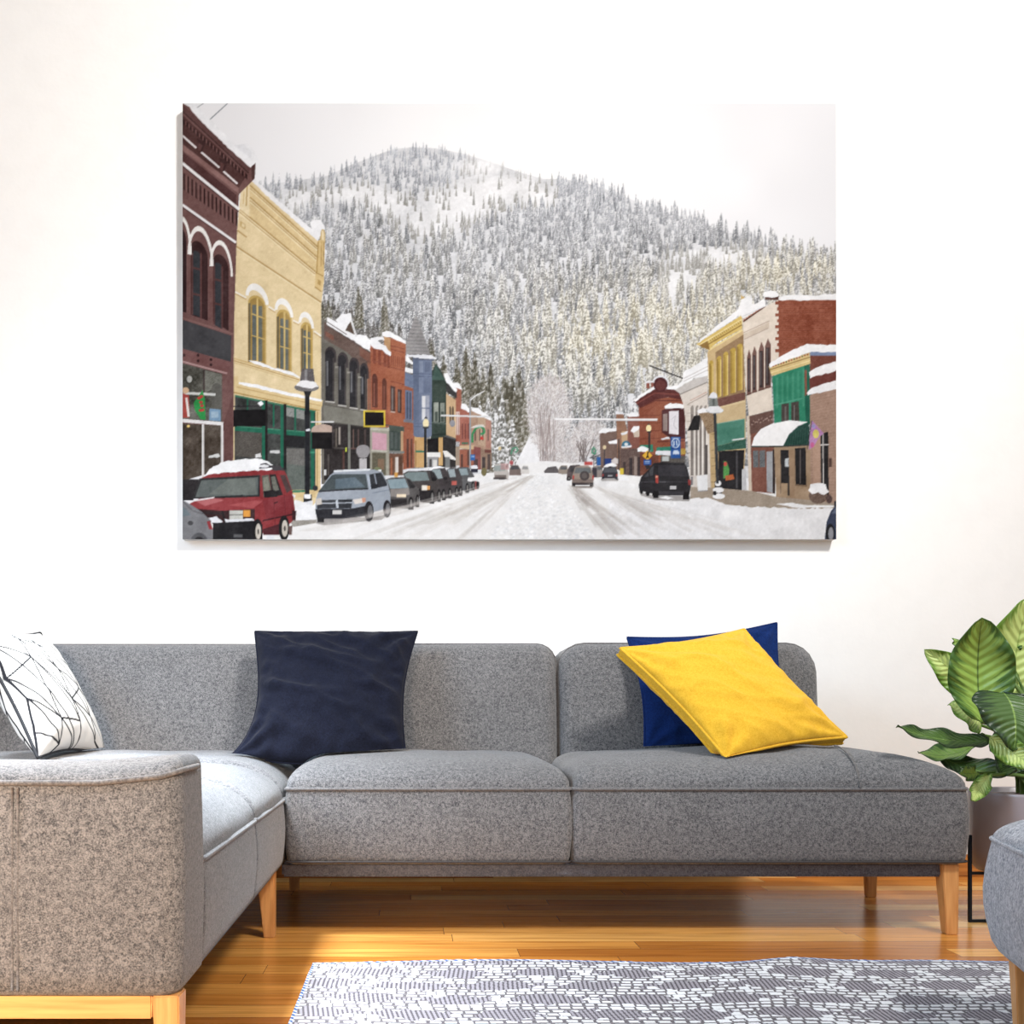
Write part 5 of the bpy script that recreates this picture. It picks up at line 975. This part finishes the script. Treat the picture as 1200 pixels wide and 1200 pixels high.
# ---- let the cushions give where they touch the sofa
def settle():
    from mathutils.bvhtree import BVHTree
    def tree(names):
        V, Fc = [], []
        for o in sofa.children:
            if o.name.split('.')[0] in names:
                b = len(V); V += [v.co+sofa.location for v in o.data.vertices]; Fc += [[b+i for i in p.vertices] for p in o.data.polygons]
            for q in o.children:
                if q.name.split('.')[0] == 'seam' and 'seat_cushion' in names:
                    b = len(V); V += [v.co+sofa.location for v in q.data.vertices]; Fc += [[b+i for i in p.vertices] for p in q.data.polygons]
        return BVHTree.FromPolygons(V, Fc)
    st, bt = tree(('seat_cushion',)), tree(('back_cushion',))
    for root in [o for o in C.objects if o.name.startswith('throw_cushion')]:
        for o in root.children:
            for v in o.data.vertices:
                p = v.co+root.location
                hit = bt.ray_cast(Vector((p.x, p.y-.5, p.z)), Vector((0, 1, 0)))
                if hit[0] is not None and p.y > hit[0].y-.005 and p.x > -1.3: p.y = hit[0].y-.005
                hit = st.ray_cast(Vector((p.x, p.y, p.z+.4)), Vector((0, 0, -1)))
                if hit[0] is not None and p.z < hit[0].z+.0075: p.z = hit[0].z+.0075
                v.co = p-root.location
            o.data.update()
settle()

# ---- rug
def build_rug():
    x0, x1, y0, y1 = (367-VX)*2.54/F, 1.86, 1.80, 2.54
    nx, ny = 1400, 420
    X = np.linspace(x0, x1, nx)[None].repeat(ny, 0); Y = np.linspace(y0, y1, ny)[:, None].repeat(nx, 1)
    rr = np.random.RandomState(3)
    wx = X+.012*np.sin(Y*9+X*2)+.02*np.clip(X-.5, 0, 2)*(y1-Y)*2.2; wy = Y+.012*np.sin(X*6.1)+.008*np.sin(X*13+1)+.02*np.exp(-((X-.86)/.12)**2)
    # woven rows of white dashes around staggered grey lozenges
    row = wy/.0225; ri = np.floor(row).astype(int); rf = row-ri
    ph = rr.rand(400); ln = .019+.011*rr.rand(400)
    c = wx/ln[ri % 400]+ph[ri % 400]*7; ci = np.floor(c).astype(int); cf = c-ci
    jit = rr.rand(997)[(ri*131+ci*17) % 997]
    dash = (np.abs(cf-.5) < .33+.11*jit) & (np.abs(rf-.5) < .25+.2*(jit > .86))
    LY, LX = .108, .185
    k = np.floor(wy/LY).astype(int); dy = (wy/LY-k-.5)*LY
    sx = wx/LX+.5*(k % 2); jx = np.floor(sx).astype(int); dx = (sx-jx-.5)*LX
    sz = .8+.35*rr.rand(211)[(k*37+jx*11) % 211]
    wob_ = .34*np.sin(wx*150+jx*2)*np.sin(wy*110+k)+.5*(jit-.5)
    solid = (np.abs(dx)/(.078*sz))**1.5+(np.abs(dy)/.037)**1.6+wob_ < 1
    stripe = ((wx+(wy-2.2)*.02)/.0096) % 1 < .42
    col = np.empty((ny, nx, 3)); col[:] = lin((104, 99, 102))
    col[(rf < .16) & ~solid] = lin((140, 135, 138))
    col[dash] = lin((228, 228, 230))
    col[solid] = lin((156, 151, 157)); col[solid & stripe] = lin((92, 87, 92))
    ed = (y1-Y < .012) | (X-x0 < .006)
    col[ed] = np.where((((X+Y)/.02) % 1 < .5)[ed][:, None], lin((70, 96, 150)), lin((205, 212, 225)))
    col *= (1+rr.normal(0, .05, (ny, nx)))[..., None]
    bump = .0010*np.where(dash & ~solid, 1, 0)
    Z = .009+bump+.006*np.exp(-((X-.86)/.09)**2)*np.exp(-((y1-Y)/.1)**2)+.003*np.sin(X*7)*np.exp(-((y1-Y)/.08)**2)+.003
    yy = Y+(.010*np.exp(-((X-.86)/.08)**2)+.004*np.sin(X*8+.5)-.006*np.exp(-((X-1.04)/.07)**2))*np.exp(-((y1-Y)/.1)**2)
    P = np.stack([X, yy, Z], -1)
    # skirts down to the floor
    def skirt(a): b = a.copy(); b[..., 2] = 0.0005; return b
    P = np.concatenate([skirt(P[:1]), P, skirt(P[-1:])], 0); col = np.concatenate([col[:1], col, col[-1:]], 0)
    P = np.concatenate([skirt(P[:, :1]), P, skirt(P[:, -1:])], 1); col = np.concatenate([col[:, :1], col, col[:, -1:]], 1)
    o = grid_color('rug', P, np.clip(col, 0, 1), vcol_mat('woven_cotton', .95, .1))
    tag(o, 'flat-woven white and grey patterned rug lying on the wooden floor', 'rug')
build_rug()

# ---- footstool
STOOL = fabric('blue_grey_weave', rgba(112, 118, 130), rgba(204, 206, 212), scale=260, bump=.5)
def stool():
    ang = math.radians(15); ca, sa = math.cos(ang), math.sin(ang)
    ox, oy = 1.074, 2.09
    def W(u, v, z):            # u to the right, v towards the camera, from the back left corner
        return (ox+u*ca-v*sa*1.0, oy-u*sa*.9-v*ca, z)
    root = thing('footstool', 'blue-grey upholstered footstool with oak legs standing on the rug edge', 'footstool', (1.3, 1.75, .0148))
    R = []; zb, zs, zt = .134, .352, .405
    R.append((zb, .03, .55, .03, .55, .05)); R.append((zb+.012, .01, .59, .01, .59, .05)); 
    for k in range(0, 7):
        t = k/6; b = .012*math.sin(math.pi*t); R.append((zb+.03+(zs-zb-.03)*t, -b, .6+b, -b, .6+b, .055))
    for k in range(1, 11):
        th = math.radians(9*k); c = 1-math.cos(th); R.append((zs+(zt-zs)*math.sin(th), .13*c, .6-.13*c, .13*c, .6-.13*c, .055+.03*c))
    for k in range(1, 6):
        t = k/5.5; R.append((zt+.02*(1-(1-t)**2), .13+.17*t, .47-.17*t, .13+.17*t, .47-.17*t, .05))
    o = loft('seat', R, STOOL, None, 'z', lambda u, v, z: wob(*W(u, v, z), .004, 8)); bm = bmesh.new(); bm.from_mesh(o.data); bmesh.ops.recalc_face_normals(bm, faces=bm.faces); bm.to_mesh(o.data); bm.free()
    child(o, root)
    ring = rrect(-.001, .601, -.001, .601, .055)
    p = tube('piping', [W(a, b, zs) for a, b in ring], .004, STOOL, closed=True); child(p, root); p.parent = o; p.location = -o.location
    def lg(u, v, du, dv):
        a = .026; b = .017
        V = []
        for (z, s, oo) in ((.0148, b, 0.0), (.150, a, 1.0)):
            for (i, j) in ((-1, -1), (1, -1), (1, 1), (-1, 1)): V.append(W(u+du*(1-oo)+i*s*.8, v+dv*(1-oo)+j*s, z))
        f = [(0, 1, 2, 3), (7, 6, 5, 4), (0, 4, 5, 1), (1, 5, 6, 2), (2, 6, 7, 3), (3, 7, 4, 0)]
        l = pyd('leg', V, f, OAK, smooth=False)
        bm = bmesh.new(); bm.from_mesh(l.data); bmesh.ops.recalc_face_normals(bm, faces=bm.faces); bmesh.ops.bevel(bm, geom=bm.edges[:], offset=.002, segments=2, affect='EDGES'); bm.to_mesh(l.data); bm.free()
        child(l, root)
    lg(.045, .085, -.002, .004); lg(.53, .085, .01, .01); lg(.072, .53, -.01, -.01); lg(.53, .53, .01, -.01)
stool()

# ---- plant and stand
PC = Vector((1.70, 3.05, 0))
def lathe(name, prof, mat, n=40):
    v, f = [], []
    for r, z in prof:
        for k in range(n): v.append((PC.x+r*math.cos(2*math.pi*k/n), PC.y+r*math.sin(2*math.pi*k/n), z))
    for i in range(len(prof)-1):
        for k in range(n): l = (k+1) % n; f.append((i*n+k, i*n+l, (i+1)*n+l, (i+1)*n+k))
    f.append(tuple(range(n))[::-1]); f.append(tuple((len(prof)-1)*n+k for k in range(n)))
    return pyd(name, v, f, mat)
BLK = plain('black_steel', rgba(20, 30, 40), .5, .6)
stand = thing('plant_stand', 'thin black metal plant stand holding the grey pot at the sofa end', 'plant stand', tuple(PC))
SR = .176
for a in (180, 90, 0, 270):
    r = math.radians(a); x, y = PC.x+SR*math.cos(r), PC.y+SR*math.sin(r)
    child(boxm('leg', x-.0045, x+.0045, y-.0045, y+.0045, 0, .24, BLK, bev=.001), stand)
for z in (.004, .135):
    child(boxm('cross_bar', PC.x-SR, PC.x+SR, PC.y-.004, PC.y+.004, z-.004, z+.004, BLK, bev=.001), stand); child(boxm('cross_bar', PC.x-.004, PC.x+.004, PC.y-SR, PC.y+SR, z-.0035, z+.0035, BLK, bev=.001), stand)
plant = thing('potted_plant', 'broad-leaved green dieffenbachia plant in a grey pot right of the sofa', 'plant', tuple(PC+Vector((0, 0, .14))))
child(lathe('pot', [(.12, .1395), (.145, .142), (.158, .158), (.163, .20), (.165, .352), (.1655, .358), (.163, .361), (.158, .358), (.157, .33)], plain('mauve_grey_ceramic', rgba(172, 162, 166), .32, .0, .6)), plant)
m, nt, b = new_mat('potting_bark'); n1 = node(nt, 'ShaderNodeTexVoronoi'); n1.inputs['Scale'].default_value = 70; tc = node(nt, 'ShaderNodeTexCoord'); nt.links.new(tc.outputs['Object'], n1.inputs['Vector'])
rp = ramp(nt, [(0, rgba(40, 24, 22)), (.5, rgba(92, 58, 54)), (1, rgba(150, 110, 104))]); nt.links.new(n1.outputs['Color'], rp.inputs['Fac']); nt.links.new(rp.outputs['Color'], b.inputs['Base Color'])
bp = node(nt, 'ShaderNodeBump'); bp.inputs['Distance'].default_value = .02; nt.links.new(n1.outputs['Distance'], bp.inputs['Height']); nt.links.new(bp.outputs['Normal'], b.inputs['Normal'])
child(lathe('soil', [(.154, .331), (.154, .346), (.08, .352), (.01, .354)], m), plant)
def leaf_mat(name, cm, ce, cv):
    m, nt, b = new_mat(name); L = nt.links.new
    uv = node(nt, 'ShaderNodeUVMap'); uv.uv_map = 'UV'; sp = node(nt, 'ShaderNodeSeparateXYZ'); L(uv.outputs['UV'], sp.inputs[0])
    # distance from the midrib 0..1
    s1 = node(nt, 'ShaderNodeMath', operation='SUBTRACT'); L(sp.outputs['Y'], s1.inputs[0]); s1.inputs[1].default_value = .5
    ab = node(nt, 'ShaderNodeMath', operation='ABSOLUTE'); L(s1.outputs[0], ab.inputs[0])
    d = node(nt, 'ShaderNodeMath', operation='MULTIPLY'); L(ab.outputs[0], d.inputs[0]); d.inputs[1].default_value = 2
    # side veins: bands along u + slant
    sl = node(nt, 'ShaderNodeMath', operation='MULTIPLY_ADD'); L(d.outputs[0], sl.inputs[0]); sl.inputs[1].default_value = -.22; L(sp.outputs['X'], sl.inputs[2])
    cb = node(nt, 'ShaderNodeCombineXYZ'); m9 = node(nt, 'ShaderNodeMath', operation='MULTIPLY'); L(sl.outputs[0], m9.inputs[0]); m9.inputs[1].default_value = 26; L(m9.outputs[0], cb.inputs[0]); m3 = node(nt, 'ShaderNodeMath', operation='MULTIPLY'); L(sp.outputs['Y'], m3.inputs[0]); m3.inputs[1].default_value = 3.0; L(m3.outputs[0], cb.inputs[1])
    tx = node(nt, 'ShaderNodeTexNoise'); tx.inputs['Scale'].default_value = 1; tx.inputs['Detail'].default_value = 3; L(cb.outputs[0], tx.inputs['Vector'])
    ad = node(nt, 'ShaderNodeMath', operation='MULTIPLY_ADD'); L(tx.outputs['Fac'], ad.inputs[0]); ad.inputs[1].default_value = 1.5; ad.inputs[2].default_value = -.75
    sm = node(nt, 'ShaderNodeMath', operation='ADD'); L(d.outputs[0], sm.inputs[0]); L(ad.outputs[0], sm.inputs[1])
    r = ramp(nt, [(0, cm), (.38, cm), (.78, ce), (1, ce)]); L(sm.outputs[0], r.inputs['Fac'])
    vr = ramp(nt, [(.0, (1, 1, 1, 1)), (.035, (0, 0, 0, 1))]); L(d.outputs[0], vr.inputs['Fac'])
    mx = node(nt, 'ShaderNodeMix', data_type='RGBA'); L(vr.outputs['Color'], mx.inputs[0]); L(r.outputs['Color'], mx.inputs[6]); mx.inputs[7].default_value = cv
    L(mx.outputs[2], b.inputs['Base Color']); b.inputs['Roughness'].default_value = .38; b.inputs['Specular IOR Level'].default_value = .5
    sn = node(nt, 'ShaderNodeMath', operation='SINE'); m4 = node(nt, 'ShaderNodeMath', operation='MULTIPLY'); L(sl.outputs[0], m4.inputs[0]); m4.inputs[1].default_value = 75; L(m4.outputs[0], sn.inputs[0])
    bp = node(nt, 'ShaderNodeBump'); bp.inputs['Strength'].default_value = .35; bp.inputs['Distance'].default_value = .004; L(sn.outputs[0], bp.inputs['Height']); L(bp.outputs['Normal'], b.inputs['Normal'])
    b.inputs['Transmission Weight'].default_value = 0
    return m
LF_LIGHT = leaf_mat('light_variegated_leaf', rgba(196, 214, 128), rgba(104, 140, 48), rgba(150, 176, 90))
LF_MID = leaf_mat('mid_green_leaf', rgba(150, 182, 84), rgba(66, 102, 40), rgba(60, 88, 40))
LF_DARK = leaf_mat('dark_green_leaf', rgba(74, 104, 46), rgba(34, 58, 28), rgba(140, 170, 84))
STEM = plain('green_stem', rgba(98, 128, 58), .5)
def leaf(base, tip, w, mat, roll=0, bow=.04, fold=.25, peak=.42, wave=.006, stem_to=None, seed=0, droop=0.0):
    B, T = Vector(base), Vector(tip); a = T-B; Ln = a.length; a.normalize()
    view = Vector((0, -1, .25)); s = a.cross(view)
    s = s.normalized() if s.length > 1e-3 else Vector((1, 0, 0))
    from mathutils import Quaternion
    s = Quaternion(a, math.radians(roll)) @ s; nn = s.cross(a).normalized()
    if nn.y > 0 and roll == 0: nn = -nn
    nu, nv = 26, 12; V, Fc, UV = [], [], []
    for i in range(nu+1):
        u = i/nu
        ww = w*(math.sin(math.pi*min(1, u**(math.log(.5)/math.log(peak))))**.6)*(1-.22*u**3)
        p = B+a*Ln*u+nn*bow*4*u*(1-u)-Vector((0, 0, 1))*droop*u*u
        for j in range(nv+1):
            v = j/nv*2-1
            q = p+s*ww/2*v*math.cos(fold*abs(v))-nn*(-abs(v)*ww/2*math.sin(fold))*1.0
            q = q+nn*wave*math.sin(u*17+seed+v*2)*abs(v)
            V.append(q); UV.append((u, j/nv))
    for i in range(nu):
        for j in range(nv): k = i*(nv+1)+j; Fc.append((k, k+1, k+nv+2, k+nv+1))
    me = bpy.data.meshes.new('leaf'); me.from_pydata([tuple(p) for p in V], [], Fc); me.update()
    ul = me.uv_layers.new(name='UV')
    for lp in me.loops: ul.data[lp.index].uv = UV[lp.vertex_index]
    o = link('leaf', me, mat); child(o, plant)
    sd = o.modifiers.new('thickness', 'SOLIDIFY'); sd.thickness = .0014; sd.offset = 0
    foot = Vector(stem_to) if stem_to else PC+Vector((random.uniform(-.04, .04), random.uniform(-.04, .04), .345))
    pts = []
    for k in range(9):
        t = k/8; ctl = foot+Vector((0, 0, (B.z-foot.z)*.75+.02))
        pts.append(foot*(1-t)**2+ctl*2*t*(1-t)+B*t*t)
    st = tube('stem', pts, .006, STEM, radii=[.008-.004*k/8 for k in range(9)]); child(st, plant); st.parent = o
    return o
random.seed(4)
leaf(at(1150, 846, 2.98), at(1151, 724, 2.93), .192, LF_MID, roll=-12, bow=-.035, fold=.4, peak=.5, seed=1)
leaf(at(1186, 826, 3.12), at(1207, 700, 3.10), .22, LF_LIGHT, roll=10, bow=-.02, fold=.25, peak=.5, seed=2)
leaf(at(1146, 812, 3.16), at(1084, 761, 3.12), .11, LF_LIGHT, roll=-25, bow=.02, fold=.3, seed=3)
leaf(at(1176, 812, 2.90), at(1188, 880, 2.82), .22, LF_DARK, roll=0, bow=.03, fold=.15, peak=.38, seed=4)
leaf(at(1160, 868, 2.95), at(1051, 851, 2.86), .075, LF_DARK, roll=38, bow=-.02, fold=.2, peak=.45, seed=5)
leaf(at(1155, 862, 3.06), at(1076, 882, 3.16), .10, LF_MID, roll=50, bow=-.035, fold=.3, peak=.5, seed=6)
leaf(at(1100, 886, 3.16), at(1192, 903, 2.92), .085, LF_DARK, roll=-8, bow=-.03, fold=.25, peak=.5, seed=7)
leaf(at(1160, 864, 2.85), at(1215, 900, 2.75), .07, LF_LIGHT, roll=30, bow=-.03, fold=.3, seed=8)
leaf(at(1146, 906, 2.98), at(1126, 905, 2.93), .05, LF_MID, roll=0, bow=-.01, fold=.3, seed=9)
leaf(at(1160, 908, 2.93), at(1139, 938, 2.87), .05, LF_LIGHT, roll=10, bow=-.01, fold=.3, peak=.5, seed=10)
leaf(at(1150, 850, 3.10), at(1112, 826, 3.08), .13, LF_LIGHT, roll=10, bow=.02, fold=.3, seed=11)
leaf(at(1176, 770, 3.16), at(1186, 735, 3.15), .06, LF_MID, roll=0, bow=.02, seed=12)
leaf(at(1122, 762, 3.13), at(1116, 748, 3.12), .03, LF_MID, roll=0, bow=.01, seed=13)
leaf(at(1235, 840, 3.1), at(1290, 760, 3.05), .18, LF_MID, roll=10, bow=.03, seed=14)
leaf(at(1225, 870, 3.0), at(1300, 860, 2.9), .14, LF_DARK, roll=30, bow=-.03, seed=15)
leaf(at(1200, 860, 3.1), at(1160, 880, 3.16), .12, LF_DARK, roll=10, bow=-.03, seed=16)
leaf(at(1215, 850, 3.05), at(1172, 905, 2.98), .13, LF_DARK, roll=15, bow=-.03, seed=17)

# ---- light
def area(name, loc, aim, size, power, col, sy=None):
    l = bpy.data.lights.new(name, 'AREA'); l.energy = power; l.color = col; l.size = size
    if sy: l.shape = 'RECTANGLE'; l.size_y = sy
    o = bpy.data.objects.new(name, l); C.objects.link(o); o.location = loc
    o.rotation_euler = (Vector(aim)-Vector(loc)).to_track_quat('-Z', 'Y').to_euler(); o.visible_camera = True
    return o
o = area('window_daylight', (-2.5, 1.3, 2.2), (-.3, 2.9, .25), 1.2, 20, (.52, .75, 1.0)); o.data.spread = math.radians(80)
o = area('chaise_top_fill', (-1.12, 2.3, 2.3), (-1.05, 2.31, 0), .7, 66, (.80, .90, 1.0)); o.data.spread = math.radians(62)  # invented overhead fill, added to brighten the chaise tops and spare the wall
o = area('canvas_wall_fill', (2.5, -.3, 5.1), (.15, 3.88, 1.75), .8, 66, (1.0, .98, .95)); o.data.spread = math.radians(68)  # added light from upper right: whitens the wall, casts the canvas shadow
o = area('arm_warm_fill', (-.6, -.5, .95), (-.85, 1.6, .32), .45, 13, (1.0, .80, .62)); o.data.spread = math.radians(62)  # added warm fill for the arm front, no real fixture behind it
w = bpy.data.worlds.new('daylight'); bpy.context.scene.world = w; w.use_nodes = True
nt = w.node_tree; bg = nt.nodes['Background']; tc = node(nt, 'ShaderNodeTexCoord'); sp = node(nt, 'ShaderNodeSeparateXYZ'); nt.links.new(tc.outputs['Generated'], sp.inputs[0])
mr = node(nt, 'ShaderNodeMapRange'); mr.inputs[1].default_value = -1; mr.inputs[2].default_value = 1; nt.links.new(sp.outputs['Z'], mr.inputs[0])
rp = ramp(nt, [(.4, (.95, .86, .78, 1)), (.55, (1.0, .97, .94, 1)), (.75, (.95, .97, 1.0, 1))]); nt.links.new(mr.outputs[0], rp.inputs['Fac']); nt.links.new(rp.outputs['Color'], bg.inputs['Color']); bg.inputs['Strength'].default_value = .60
vs = bpy.context.scene.view_settings
vs.view_transform = 'Standard'; vs.look = 'None'; vs.exposure = 0; vs.gamma = 1; vs.use_curve_mapping = False
